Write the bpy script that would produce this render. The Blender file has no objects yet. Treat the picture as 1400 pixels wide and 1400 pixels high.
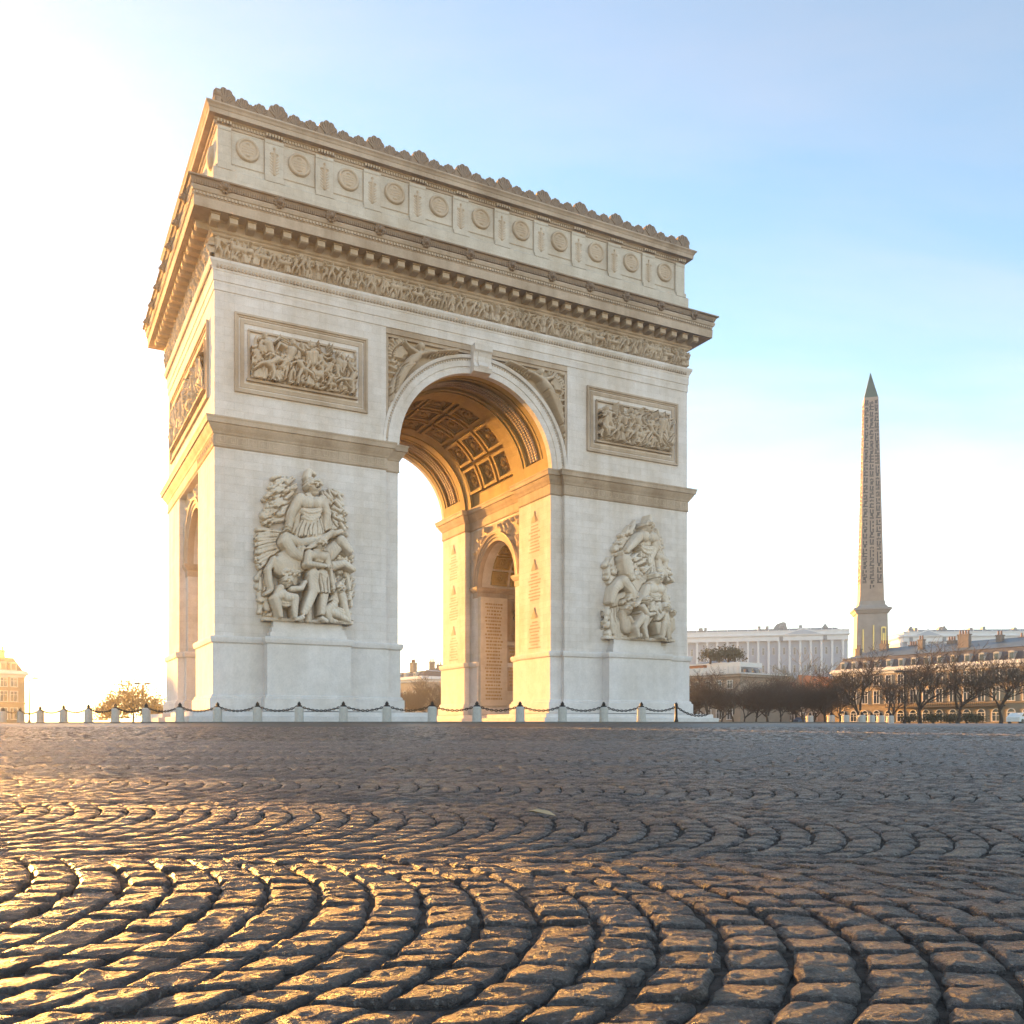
import bpy, bmesh, math, random
import numpy as np
from math import sin, cos, pi, radians, sqrt, atan2
R0 = random.Random(7)
NP = np.random.default_rng(11)
S = bpy.context.scene
COL = S.collection
# ------------------------------------------------------------------ camera, sky, sun, exposure
cam_d = bpy.data.cameras.new('camera')
cam = bpy.data.objects.new('camera', cam_d); COL.objects.link(cam)
cam.location = (0, 0, 0.5); cam.rotation_euler = (radians(90), 0, 0)
cam_d.sensor_width = 36; cam_d.lens = 36*1239/1400; cam_d.shift_y = 290/1400
cam_d.clip_start = 0.05; cam_d.clip_end = 3000
S.camera = cam
S.render.engine = 'CYCLES'
S.cycles.use_denoising = True
S.cycles.max_bounces = 6; S.cycles.diffuse_bounces = 2; S.cycles.volume_bounces = 0
S.cycles.volume_step_rate = 5
SUN_AZ, SUN_EL = 39.2, 4.0          # degrees: left of straight ahead, and above the horizon
w = bpy.data.worlds.new('World'); S.world = w; w.use_nodes = True
def make_world():
    nt = w.node_tree; nt.nodes.clear(); N = nt.nodes.new; L = nt.links.new
    out = N('ShaderNodeOutputWorld'); bg = N('ShaderNodeBackground'); bg.inputs['Strength'].default_value = 0.1
    sky = N('ShaderNodeTexSky'); sky.sky_type = 'NISHITA'; sky.sun_disc = False
    sky.sun_elevation = radians(SUN_EL); sky.sun_rotation = radians(-SUN_AZ)
    sky.air_density = 0.85; sky.dust_density = 0.0; sky.ozone_density = 1.4; sky.altitude = 0
    tc = N('ShaderNodeTexCoord'); sep = N('ShaderNodeSeparateXYZ'); L(tc.outputs['Generated'], sep.inputs[0])
    zz = N('ShaderNodeMath'); zz.operation = 'ADD'; zz.inputs[1].default_value = 0.18; L(sep.outputs['Z'], zz.inputs[0])
    dx = N('ShaderNodeMath'); dx.operation = 'DIVIDE'; L(sep.outputs['X'], dx.inputs[0]); L(zz.outputs[0], dx.inputs[1])
    dy = N('ShaderNodeMath'); dy.operation = 'DIVIDE'; L(sep.outputs['Y'], dy.inputs[0]); L(zz.outputs[0], dy.inputs[1])
    cb = N('ShaderNodeCombineXYZ'); L(dx.outputs[0], cb.inputs[0]); L(dy.outputs[0], cb.inputs[1])
    mp = N('ShaderNodeMapping'); mp.inputs['Rotation'].default_value = (0, 0, radians(38)); mp.inputs['Scale'].default_value = (0.55, 1.5, 1)
    L(cb.outputs[0], mp.inputs[0])
    no = N('ShaderNodeTexNoise'); no.inputs['Scale'].default_value = 0.9; no.inputs['Detail'].default_value = 7; no.inputs['Roughness'].default_value = 0.55
    no.inputs['Distortion'].default_value = 0.5; L(mp.outputs[0], no.inputs[0])
    rp = N('ShaderNodeValToRGB'); rp.color_ramp.elements[0].position = 0.40; rp.color_ramp.elements[1].position = 0.68
    L(no.outputs[0], rp.inputs[0])
    bw = N('ShaderNodeRGBToBW'); L(sky.outputs[0], bw.inputs[0])
    hue = N('ShaderNodeMix'); hue.data_type = 'RGBA'; hue.blend_type = 'MULTIPLY'; hue.inputs[0].default_value = 1
    L(bw.outputs[0], hue.inputs[6]); hue.inputs[7].default_value = (1.45, 1.36, 1.46, 1)
    mm = N('ShaderNodeMath'); mm.operation = 'MULTIPLY'; mm.inputs[1].default_value = 0.5; L(rp.outputs[0], mm.inputs[0])
    mx = N('ShaderNodeMix'); mx.data_type = 'RGBA'; L(mm.outputs[0], mx.inputs[0]); L(sky.outputs[0], mx.inputs[6]); L(hue.outputs[2], mx.inputs[7])
    L(mx.outputs[2], bg.inputs[0]); L(bg.outputs[0], out.inputs[0])
make_world()
sun_d = bpy.data.lights.new('sun', 'SUN'); sun_d.energy = 5.0; sun_d.angle = radians(0.8); sun_d.color = (1.0, 0.46, 0.09)
sun = bpy.data.objects.new('sun', sun_d); COL.objects.link(sun)
from mathutils import Vector, Matrix
sdir = Vector((-sin(radians(SUN_AZ))*cos(radians(SUN_EL)), cos(radians(SUN_AZ))*cos(radians(SUN_EL)), sin(radians(SUN_EL))))
sun.rotation_euler = sdir.to_track_quat('Z', 'Y').to_euler(); sun.location = sdir*300
vs = S.view_settings; vs.view_transform = 'Standard'; vs.look = 'None'; vs.exposure = 2.9; vs.gamma = 1.0
S.view_settings.use_curve_mapping = False

# ------------------------------------------------------------------ helpers
def tag(o, label=None, cat=None, group=None, kind=None):
    if label: o['label'] = label
    if cat: o['category'] = cat
    if group: o['group'] = group
    if kind: o['kind'] = kind
    return o
def empty(name, loc=(0, 0, 0), rz=0.0, label=None, cat=None, group=None):
    o = bpy.data.objects.new(name, None); COL.objects.link(o); o.location = loc; o.rotation_euler = (0, 0, rz)
    o.empty_display_size = 0.3
    return tag(o, label, cat, group)
def link(name, me, parent=None, loc=None, rot=None, scale=None):
    o = bpy.data.objects.new(name, me); COL.objects.link(o)
    if parent: o.parent = parent
    if loc is not None: o.location = loc
    if rot is not None: o.rotation_euler = rot
    if scale is not None: o.scale = scale
    return o
def copy_tree(o, parent=None):
    c = o.copy(); COL.objects.link(c); c.parent = parent
    for ch in list(o.children): copy_tree(ch, c)
    return c
class MB:
    """collects points and faces, then links them as ONE mesh object"""
    def __init__(s): s.v = []; s.f = []; s.n = 0; s.tone = None
    def add(s, V, F):
        V = [tuple(map(float, p)) for p in V]; b = s.n
        s.v += V; s.f += [tuple(i+b for i in f) for f in F]; s.n += len(V)
    def box(s, x0, x1, y0, y1, z0, z1):
        s.add([(x0,y0,z0),(x1,y0,z0),(x1,y1,z0),(x0,y1,z0),(x0,y0,z1),(x1,y0,z1),(x1,y1,z1),(x0,y1,z1)],
              [(0,3,2,1),(4,5,6,7),(0,1,5,4),(1,2,6,5),(2,3,7,6),(3,0,4,7)])
    def prism(s, poly, axis, a, b):
        """poly: 2-D points; axis 'y': points are (x,z); 'x': (y,z); 'z': (x,y)"""
        def P(p, t): return (p[0], t, p[1]) if axis == 'y' else ((t, p[0], p[1]) if axis == 'x' else (p[0], p[1], t))
        n = len(poly); ar = sum(poly[i][0]*poly[(i+1) % n][1]-poly[(i+1) % n][0]*poly[i][1] for i in range(n))
        if (ar < 0) != (axis == 'y'): poly = poly[::-1]
        V = [P(p, a) for p in poly]+[P(p, b) for p in poly]
        s.add(V, [tuple(range(n))[::-1], tuple(range(n, 2*n))]+[(i, (i+1) % n, n+(i+1) % n, n+i) for i in range(n)])
    def ring(s, poly, prof, close=False):
        """sweep a profile [(out, z)] round a CCW polygon in plan, mitred"""
        n = len(poly); nr = []
        for i in range(n):
            p, q = poly[i], poly[(i+1) % n]; d = (q[0]-p[0], q[1]-p[1]); l = sqrt(d[0]**2+d[1]**2); nr.append((d[1]/l, -d[0]/l))
        V = []
        for (o, z) in prof:
            for i in range(n):
                a, b = nr[i-1], nr[i]; k = 1+a[0]*b[0]+a[1]*b[1]
                V.append((poly[i][0]+o*(a[0]+b[0])/k, poly[i][1]+o*(a[1]+b[1])/k, z))
        F = []
        m = len(prof)
        for j in range(m if close else m-1):
            j2 = (j+1) % m
            for i in range(n):
                i2 = (i+1) % n; F.append((j*n+i, j*n+i2, j2*n+i2, j2*n+i))
        s.add(V, F)
    def tube(s, pts, rad, k=6, cap=True):
        pts = [Vector(p) for p in pts]; V = []; F = []
        up = Vector((0, 0, 1))
        for i, p in enumerate(pts):
            t = (pts[min(i+1, len(pts)-1)]-pts[max(i-1, 0)]).normalized()
            a = t.cross(up);
            if a.length < 1e-3: a = t.cross(Vector((1, 0, 0)))
            a.normalize(); b = t.cross(a); r = rad[i] if hasattr(rad, '__len__') else rad
            for j in range(k):
                an = 2*pi*j/k; V.append(p+a*(r*cos(an))+b*(r*sin(an)))
        for i in range(len(pts)-1):
            for j in range(k): F.append((i*k+j, i*k+(j+1) % k, (i+1)*k+(j+1) % k, (i+1)*k+j))
        if cap: F.append(tuple(range(k))[::-1]); F.append(tuple((len(pts)-1)*k+j for j in range(k)))
        s.add(V, F)
    def lathe(s, prof, c=(0, 0, 0), k=12):
        V = []; F = []
        for (r, z) in prof:
            for j in range(k): an = 2*pi*j/k; V.append((c[0]+r*cos(an), c[1]+r*sin(an), c[2]+z))
        for i in range(len(prof)-1):
            for j in range(k): F.append((i*k+j, i*k+(j+1) % k, (i+1)*k+(j+1) % k, (i+1)*k+j))
        F.append(tuple(range(k))[::-1]); F.append(tuple((len(prof)-1)*k+j for j in range(k)))
        s.add(V, F)
    def blob(s, c, r, k=8, m=5):
        V = []; F = []
        for i in range(m+1):
            th = pi*i/m
            for j in range(k): an = 2*pi*j/k; V.append((c[0]+r[0]*sin(th)*cos(an), c[1]+r[1]*sin(th)*sin(an), c[2]-r[2]*cos(th)))
        for i in range(m):
            for j in range(k): F.append((i*k+j, i*k+(j+1) % k, (i+1)*k+(j+1) % k, (i+1)*k+j))
        s.add(V, F)
    def mesh(s, name, mat, smooth=False):
        me = bpy.data.meshes.new(name); me.from_pydata(s.v, [], s.f)
        b = bmesh.new(); b.from_mesh(me); bmesh.ops.recalc_face_normals(b, faces=b.faces[:]); b.to_mesh(me); b.free()
        if mat: me.materials.append(mat)
        if smooth: me.polygons.foreach_set('use_smooth', [True]*len(me.polygons))
        me.update(); return me
    def build(s, name, mat, parent=None, smooth=False, stuff=False):
        o = link(name, s.mesh(name, mat, smooth), parent)
        if stuff: o['kind'] = 'stuff'
        return o
def np_mesh(name, V, Q, mat, smooth=True, tone=None):
    """mesh from a vertex array and a quad array; tone: a value per vertex kept as attribute"""
    me = bpy.data.meshes.new(name); V = np.ascontiguousarray(V, np.float32); Q = np.ascontiguousarray(Q, np.int32)
    me.vertices.add(len(V)); me.vertices.foreach_set('co', V.ravel())
    me.loops.add(Q.size); me.loops.foreach_set('vertex_index', Q.ravel())
    me.polygons.add(len(Q)); me.polygons.foreach_set('loop_start', np.arange(0, Q.size, 4, dtype=np.int32))
    me.update(calc_edges=True)
    if smooth: me.polygons.foreach_set('use_smooth', np.ones(len(Q), bool))
    if tone is not None:
        a = me.attributes.new('tone', 'FLOAT', 'POINT'); a.data.foreach_set('value', np.ascontiguousarray(tone, np.float32))
    if mat: me.materials.append(mat)
    return me

# ------------------------------------------------------------------ materials
class NT:
    def __init__(s, name):
        s.m = bpy.data.materials.new(name); s.m.use_nodes = True; s.t = s.m.node_tree; s.b = s.t.nodes['Principled BSDF']
        s.co = s.n('ShaderNodeTexCoord').outputs['Object']
    def n(s, t, **kw):
        x = s.t.nodes.new(t)
        for k, v in kw.items(): setattr(x, k, v)
        return x
    def l(s, a, b): s.t.links.new(a, b)
    def math(s, op, a, b=None, c=None, clamp=False):
        x = s.n('ShaderNodeMath', operation=op, use_clamp=clamp)
        for i, v in enumerate((a, b, c)):
            if v is None: continue
            if hasattr(v, 'is_linked'): s.l(v, x.inputs[i])
            else: x.inputs[i].default_value = v
        return x.outputs[0]
    def noise(s, scale, detail=4, rough=0.55, vec=None, stretch=None, dist=0):
        x = s.n('ShaderNodeTexNoise'); x.inputs['Scale'].default_value = scale; x.inputs['Detail'].default_value = detail
        x.inputs['Roughness'].default_value = rough; x.inputs['Distortion'].default_value = dist
        v = vec or s.co
        if stretch:
            mp = s.n('ShaderNodeMapping'); mp.inputs['Scale'].default_value = stretch; s.l(v, mp.inputs[0]); v = mp.outputs[0]
        s.l(v, x.inputs[0]); return x.outputs[0]
    def ramp(s, fac, stops):
        x = s.n('ShaderNodeValToRGB'); e = x.color_ramp.elements
        while len(e) < len(stops): e.new(0.5)
        for i, (p, c) in enumerate(stops):
            e[i].position = p; e[i].color = (c, c, c, 1) if not hasattr(c, '__len__') else (*c, 1)
        s.l(fac, x.inputs[0]); return x.outputs[0]
    def mix(s, f, a, b, mode='MIX'):
        x = s.n('ShaderNodeMix', data_type='RGBA', blend_type=mode)
        for i, v in ((0, f), (6, a), (7, b)):
            if hasattr(v, 'is_linked'): s.l(v, x.inputs[i])
            elif hasattr(v, '__len__'): x.inputs[i].default_value = (*v, 1)
            else: x.inputs[i].default_value = v
        return x.outputs[2]
    def bump(s, h, dist, strength=1.0, prev=None):
        x = s.n('ShaderNodeBump'); x.inputs['Distance'].default_value = dist; x.inputs['Strength'].default_value = strength
        s.l(h, x.inputs['Height'])
        if prev: s.l(prev, x.inputs['Normal'])
        s.l(x.outputs[0], s.b.inputs['Normal']); return x.outputs[0]
    def col(s, c):
        if hasattr(c, 'is_linked'): s.l(c, s.b.inputs['Base Color'])
        else: s.b.inputs['Base Color'].default_value = (*c, 1)
    def set(s, **kw):
        for k, v in kw.items(): s.b.inputs[k.replace('_', ' ')].default_value = v
def stone(name, base, stain, amt=0.5, joints=False, rough=0.85, grain=0.012):
    t = NT(name)
    big = t.noise(0.16, 5, 0.6); streak = t.noise(0.55, 5, 0.6, stretch=(1, 1, 0.09)); fine = t.noise(9, 4, 0.7)
    m = t.ramp(t.math('MULTIPLY', big, streak), [(0.17, 0), (0.36, 1)])
    c = t.mix(t.math('MULTIPLY', m, amt), base, stain)
    c = t.mix(0.35, c, t.ramp(fine, [(0.3, 0.7), (0.7, 1.1)]), 'MULTIPLY')
    c = t.mix(0.28, c, t.ramp(t.noise(1.1, 6, 0.7), [(0.35, 0.6), (0.65, 1.08)]), 'MULTIPLY')
    nb = None
    if joints:
        sp = t.n('ShaderNodeSeparateXYZ'); t.l(t.co, sp.inputs[0]); cb = t.n('ShaderNodeCombineXYZ')
        t.l(t.math('ADD', sp.outputs[0], sp.outputs[1]), cb.inputs[0]); t.l(sp.outputs[2], cb.inputs[1])
        br = t.n('ShaderNodeTexBrick'); t.l(cb.outputs[0], br.inputs[0]); br.inputs['Scale'].default_value = 1.0
        br.inputs['Mortar Size'].default_value = 0.012; br.inputs['Brick Width'].default_value = 1.45; br.inputs['Row Height'].default_value = 0.62
        br.inputs['Color1'].default_value = (1, 1, 1, 1); br.inputs['Color2'].default_value = (0.91, 0.90, 0.885, 1); br.inputs['Mortar'].default_value = (0.82, 0.78, 0.73, 1)
        br.inputs['Mortar Smooth'].default_value = 0.3
        c = t.mix(0.8, c, br.outputs[0], 'MULTIPLY')
        nb = t.bump(t.math('SUBTRACT', 1.0, br.outputs[1]), 0.008)
    t.col(c); t.set(Roughness=rough, Specular_IOR_Level=0.25)
    t.bump(t.noise(5, 6, 0.7), grain, 1.0, nb)
    return t.m
def plain(name, c, rough=0.7, var=0.35, scale=6, metal=0.0, spec=0.4, bump=0.0):
    t = NT(name); n = t.noise(scale, 5, 0.6)
    t.col(t.mix(var, c, t.ramp(n, [(0.3, 0.35), (0.7, 1.0)]), 'MULTIPLY')); t.set(Roughness=rough, Metallic=metal, Specular_IOR_Level=spec)
    if bump: t.bump(n, bump)
    return t.m
M = {}
M['wall'] = stone('limestone_wall', (0.795, 0.74, 0.715), (0.56, 0.47, 0.375), 0.55, True)
M['attic'] = stone('limestone_attic', (0.68, 0.62, 0.545), (0.48, 0.39, 0.29), 0.5, True)
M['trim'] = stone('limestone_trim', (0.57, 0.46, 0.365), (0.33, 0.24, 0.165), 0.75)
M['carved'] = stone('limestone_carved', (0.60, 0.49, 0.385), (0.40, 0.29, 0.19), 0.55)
M['group'] = stone('limestone_sculpture', (0.78, 0.69, 0.595), (0.50, 0.37, 0.24), 0.6)
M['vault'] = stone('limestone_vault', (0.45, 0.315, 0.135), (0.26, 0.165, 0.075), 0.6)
M['crest'] = stone('limestone_crest', (0.36, 0.27, 0.20), (0.20, 0.14, 0.10), 0.7)
M['plinth'] = stone('limestone_plinth', (0.795, 0.745, 0.725), (0.58, 0.51, 0.43), 0.35)
M['bollard'] = stone('pale_granite', (0.56, 0.53, 0.49), (0.36, 0.33, 0.29), 0.5, grain=0.006)
M['iron'] = plain('cast_iron', (0.035, 0.03, 0.028), 0.5, 0.4, 20, 0.6)
M['kerb'] = stone('granite_kerb', (0.20, 0.175, 0.155), (0.12, 0.10, 0.085), 0.6, grain=0.006)
M['paving'] = stone('island_paving', (0.13, 0.115, 0.10), (0.09, 0.08, 0.07), 0.6)
# ------------------------------------------------------------------ carved relief: figures raised from a panel as one continuous height surface
class Relief:
    def __init__(s, w, h, res):
        s.w, s.h = w, h; s.nx = int(round(w/res))+1; s.nz = int(round(h/res))+1
        s.x = np.linspace(0, w, s.nx); s.z = np.linspace(0, h, s.nz); s.H = np.zeros((s.nz, s.nx)); s.g = 0.0; s.kg = 0.35; s.dx = w/(s.nx-1); s.dz = h/(s.nz-1)
    def _win(s, x0, x1, z0, z1):
        i0 = max(0, int(x0/s.dx)); i1 = min(s.nx, int(x1/s.dx)+2); j0 = max(0, int(z0/s.dz)); j1 = min(s.nz, int(z1/s.dz)+2)
        if i1 <= i0 or j1 <= j0: return None
        return slice(j0, j1), slice(i0, i1)
    def cap(s, x0, z0, x1, z1, r0, r1, d0=0.0, d1=None, k=1.0, do=3):
        """tapered limb from (x0,z0) to (x1,z1), its axis d0..d1 in front of the panel"""
        if d1 is None: d1 = d0
        rm = max(r0, r1)+s.g; wn = s._win(min(x0, x1)-rm, max(x0, x1)+rm, min(z0, z1)-rm, max(z0, z1)+rm)
        if wn is None: return
        X, Z = np.meshgrid(s.x[wn[1]], s.z[wn[0]]); L2 = (x1-x0)**2+(z1-z0)**2+1e-9
        t = np.clip(((X-x0)*(x1-x0)+(Z-z0)*(z1-z0))/L2, 0, 1); r = r0+(r1-r0)*t
        d2 = (X-x0-t*(x1-x0))**2+(Z-z0-t*(z1-z0))**2; q = r*r-d2
        if s.g and do & 1:
            # a drilled line round each limb sets it off from what lies behind
            bnd = (q <= 0) & (d2 < (r+s.g)**2); hh = s.H[wn]; fl = np.maximum(0, (d0+(d1-d0)*t)*s.kg); s.H[wn] = np.where(bnd & (hh < d0+(d1-d0)*t+0.55*r), np.minimum(hh, fl), hh)
        if not do & 2: return
        v = np.where(q > 0, d0+(d1-d0)*t+k*np.sqrt(np.maximum(q, 0)), 0); s.H[wn] = np.maximum(s.H[wn], v)
    def ell(s, x, z, rx, rz, d=0.0, ang=0.0, k=1.0):
        rm = max(rx, rz); wn = s._win(x-rm, x+rm, z-rm, z+rm)
        if wn is None: return
        X, Z = np.meshgrid(s.x[wn[1]]-x, s.z[wn[0]]-z); c, sn = cos(ang), sin(ang)
        q = 1-((X*c+Z*sn)/rx)**2-((-X*sn+Z*c)/rz)**2
        v = np.where(q > 0, d+k*min(rx, rz)*np.sqrt(np.maximum(q, 0)), 0); s.H[wn] = np.maximum(s.H[wn], v)
    def cut(s, x, z, rx, rz, dep, ang=0.0):
        rm = max(rx, rz); wn = s._win(x-rm, x+rm, z-rm, z+rm)
        if wn is None: return
        X, Z = np.meshgrid(s.x[wn[1]]-x, s.z[wn[0]]-z); c, sn = cos(ang), sin(ang)
        q = np.maximum(0, 1-((X*c+Z*sn)/rx)**2-((-X*sn+Z*c)/rz)**2); s.H[wn] = np.maximum(0, s.H[wn]-dep*q)
    def poly(s, pts, r, d=0.0, d1=None, k=1.0):
        n = len(pts)-1; d1 = d if d1 is None else d1; rr = r if hasattr(r, '__len__') else [r]*(n+1)
        for do in ((1, 2) if s.g else (2,)):
            for i in range(n): s.cap(*pts[i], *pts[i+1], rr[i], rr[i+1], d+(d1-d)*i/n, d+(d1-d)*(i+1)/n, k, do)
    def person(s, x, z, h, lean=0.0, st=0.1, aL=(-0.3, 0.3), aR=(0.3, 0.6), d=0.1, robe=False, wings=0, helm=False, rnd=R0, face=True, tilt=0.0, prop=None):
        c, sn = cos(tilt), sin(tilt)
        def P(a, b): a *= h; b *= h; return (x+a*c+b*sn, z+b*c-a*sn)
        def C(a, b, r0, r1, e0=0.0, e1=None): s.cap(*P(*a), *P(*b), r0*h, r1*h, d+e0*h, d+(e0 if e1 is None else e1)*h)
        pel = (lean*0.1, 0.51); ch = (lean*0.2, 0.72); nk = (lean*0.23, 0.83); hd = (lean*0.26, 0.915)
        if wings:
            for sd in (-1, 1):
                for i in range(7):
                    a = 0.5+i*0.24; l = (0.36-0.02*i)*wings
                    C((ch[0]+sd*0.07, 0.76), (ch[0]+sd*(0.07+l*sin(a)), 0.76+l*cos(a)-0.02*i), 0.035, 0.018, -0.06, -0.04)
        C(pel, ch, 0.088, 0.105, 0.06, 0.08); C(ch, nk, 0.095, 0.045, 0.07, 0.05)
        C((ch[0]-0.05, 0.755), (ch[0]+0.05, 0.755), 0.062, 0.062, 0.09); C((ch[0]-0.10, 0.785), (ch[0]+0.10, 0.785), 0.05, 0.05, 0.06)
        C(nk, (hd[0], 0.875), 0.035, 0.035, 0.07); s.ell(*P(*hd), 0.052*h, 0.068*h, d+0.06*h, tilt, 1.1)
        if face:
            s.cap(*P(hd[0], 0.93), *P(hd[0], 0.905), 0.009*h, 0.013*h, d+0.108*h); s.cap(*P(hd[0]-0.028, 0.935), *P(hd[0]+0.028, 0.935), 0.009*h, 0.009*h, d+0.103*h)
            for e in (-1, 1): s.cut(*P(hd[0]+e*0.02, 0.921), 0.012*h, 0.008*h, 0.014*h)
            s.cut(*P(hd[0], 0.885), 0.02*h, 0.006*h, 0.012*h)
        s.ell(*P(hd[0], 0.945), 0.058*h, 0.05*h, d+0.055*h, tilt)
        if helm:
            for i in range(6): s.cap(*P(hd[0]-0.05+0.02*i, 0.985+0.012*(2.5-abs(i-2.5))), *P(hd[0]-0.055+0.022*i, 1.03+0.02*(2.5-abs(i-2.5))), 0.016*h, 0.014*h, d+0.05*h)
        for sd, arm in ((-1, aL), (1, aR)):
            sh = (ch[0]+sd*0.125, 0.785); el = (sh[0]+0.175*sin(arm[0]), sh[1]-0.175*cos(arm[0])); ha = (el[0]+0.155*sin(arm[1]), el[1]-0.155*cos(arm[1]))
            C(sh, el, 0.043, 0.033, 0.07, 0.10); C(el, ha, 0.034, 0.022, 0.10, 0.13); C(ha, (ha[0]+0.04*sin(arm[1]), ha[1]-0.04*cos(arm[1])), 0.024, 0.016, 0.13)
            if prop == 'spear' and sd > 0: C((ha[0]-0.05, ha[1]-0.45), (ha[0]+0.07, ha[1]+0.5), 0.012, 0.012, 0.14)
            if prop == 'shield' and sd < 0: s.ell(*P(*ha), 0.12*h, 0.15*h, d+0.10*h, 0, 0.35)
            if prop == 'flag' and sd > 0:
                C((ha[0], ha[1]-0.3), (ha[0]+0.05, ha[1]+0.55), 0.012, 0.012, 0.12)
                for i in range(4): C((ha[0]+0.05, ha[1]+0.5-0.05*i), (ha[0]+0.27, ha[1]+0.46-0.06*i), 0.022, 0.02, 0.06)
        if robe:
            for i in range(9):
                a = (i-4)/4
                C((pel[0]+a*0.08, 0.6), (pel[0]+a*(0.13+st*0.6)+0.02*rnd.uniform(-1, 1), 0.03), 0.03, 0.034+0.006*(i % 2), 0.055-0.02*abs(a)+0.012*(i % 2))
            for i in range(4): C((pel[0]-0.09+0.01*i, 0.66-0.03*i), (pel[0]+0.09, 0.58-0.04*i), 0.022, 0.022, 0.09)
        else:
            for sd in (-1, 1):
                kn = (pel[0]+sd*(0.055+st*0.75), 0.28); an = (pel[0]+sd*(0.05+st)-0.02, 0.045)
                C((pel[0]+sd*0.05, 0.5), kn, 0.072, 0.05, 0.06, 0.08); C(kn, an, 0.052, 0.026, 0.08, 0.05); C(an, (an[0]+0.06*sd, 0.022), 0.028, 0.022, 0.06, 0.09)
            for i in range(5): C((pel[0]-0.08+0.04*i, 0.56), (pel[0]-0.10+0.05*i, 0.42), 0.026, 0.026, 0.075)
    def horse(s, x, z, h, dr=1, d=0.1, rear=0.0):
        """standing or rearing horse, shoulder about h high, facing dr"""
        c, sn = cos(rear), sin(rear)
        def P(a, b): a, b = a*h, (b-0.3)*h; return (x+dr*(a*c-b*sn), z+0.3*h+a*sn+b*c)
        def C(a, b, r0, r1, e=0.0): s.cap(*P(*a), *P(*b), r0*h, r1*h, d+e*h)
        C((-0.42, 0.72), (0.35, 0.75), 0.24, 0.22, 0.05); C((-0.45, 0.75), (-0.3, 0.72), 0.25, 0.24, 0.06); C((0.35, 0.8), (0.62, 1.2), 0.19, 0.11, 0.06)
        C((0.62, 1.24), (0.86, 1.02), 0.10, 0.06, 0.09); C((0.60, 1.32), (0.58, 1.42), 0.03, 0.015, 0.08)
        for i in range(6): C((0.30+0.06*i, 0.98+0.07*i), (0.20+0.06*i, 0.86+0.07*i), 0.04, 0.03, 0.16)
        for a, kx, fx in ((-0.5, -0.58, -0.5), (-0.36, -0.42, -0.34), (0.32, 0.4, 0.33), (0.42, 0.6, 0.5)):
            C((a, 0.6), (kx, 0.34), 0.10, 0.055, 0.05); C((kx, 0.34), (fx, 0.05), 0.05, 0.035, 0.05); C((fx, 0.05), (fx+0.06, 0.02), 0.045, 0.045, 0.05)
        C((-0.66, 0.82), (-0.82, 0.6), 0.07, 0.06, 0.02); C((-0.82, 0.6), (-0.78, 0.3), 0.06, 0.03, 0.02)
    def mesh(s, name, mat, frame, keep=True, mask=None, bgd=0.0, rough=0.0, gain=1.7):
        """frame(x, z, depth) -> points; keep: also the bare background"""
        H = s.H*gain
        if rough:
            H = H+rough*NP.standard_normal(H.shape)*(H > 0.02)
        X, Z = np.meshgrid(s.x, s.z); V = frame(X.ravel(), Z.ravel(), (H+bgd).ravel())
        J, I = np.meshgrid(np.arange(s.nz-1), np.arange(s.nx-1), indexing='ij'); a = (J*s.nx+I).ravel()
        Q = np.stack([a, a+1, a+s.nx+1, a+s.nx], 1); ok = np.ones(len(Q), bool)
        if not keep: ok &= (H.ravel()[Q].max(1) > 0.012)
        if mask is not None: ok &= mask(X.ravel()[Q].mean(1), Z.ravel()[Q].mean(1))
        Q = Q[ok]; used = np.zeros(len(V), bool); used[Q.ravel()] = True; idx = np.cumsum(used)-1
        return np_mesh(name, V[used], idx[Q], mat)
def front_frame(u0, z0, v0): return lambda x, z, d: np.stack([u0+x, v0-d, z0+z], 1)
def side_frame(v0, z0, u0): return lambda x, z, d: np.stack([u0-d, v0-x, z0+z], 1)
# ------------------------------------------------------------------ the triumphal arch (local axes: u along the front, v into the depth)
W, D, UC, RI, ZS = 44.7, 25.0, 22.1, 7.33, 23.4
VC, RS, ZT = 12.5, 4.2, 15.1
A = empty('triumphal_arch', (-22.25, 67.74, 0), radians(28.16), 'huge pale limestone triumphal arch with carved friezes and a golden coffered vault', 'arch')
Z0 = 0.62
def pier_poly(mu, mv):
    p = [(0, 0), (13.55, 0), (13.55, 0.45), (14.76, 0.45), (14.76, 6.4), (14.16, 6.4), (14.16, 8.3), (0.6, 8.3), (0.6, 7.25), (0, 7.25)]
    if mu: p = [(2*UC-x if x > 10 else W-x, y) for x, y in p]
    if mv: p = [(x, D-y) for x, y in p]
    return p[::-1] if mu != mv else p
def ped_poly(mu, mv):
    """pier plan with the sculpture pedestal standing out of the front"""
    a, b = (3.78, 10.0) if not mu else (9.9, 3.2)
    p = [(0, 0), (min(a, b), 0), (min(a, b), -1.15), (max(a, b), -1.15), (max(a, b), 0)]+pier_poly(0, 0)[1:]
    if mu: p = [(2*UC-x if x > 10.5 else W-x, y) for x, y in p]
    if mv: p = [(x, D-y) for x, y in p]
    return p[::-1] if mu != mv else p
STEP1 = [(0, 0), (13.55, 0), (14.76, 0), (14.76, 8.0), (0, 8.0)]
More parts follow.
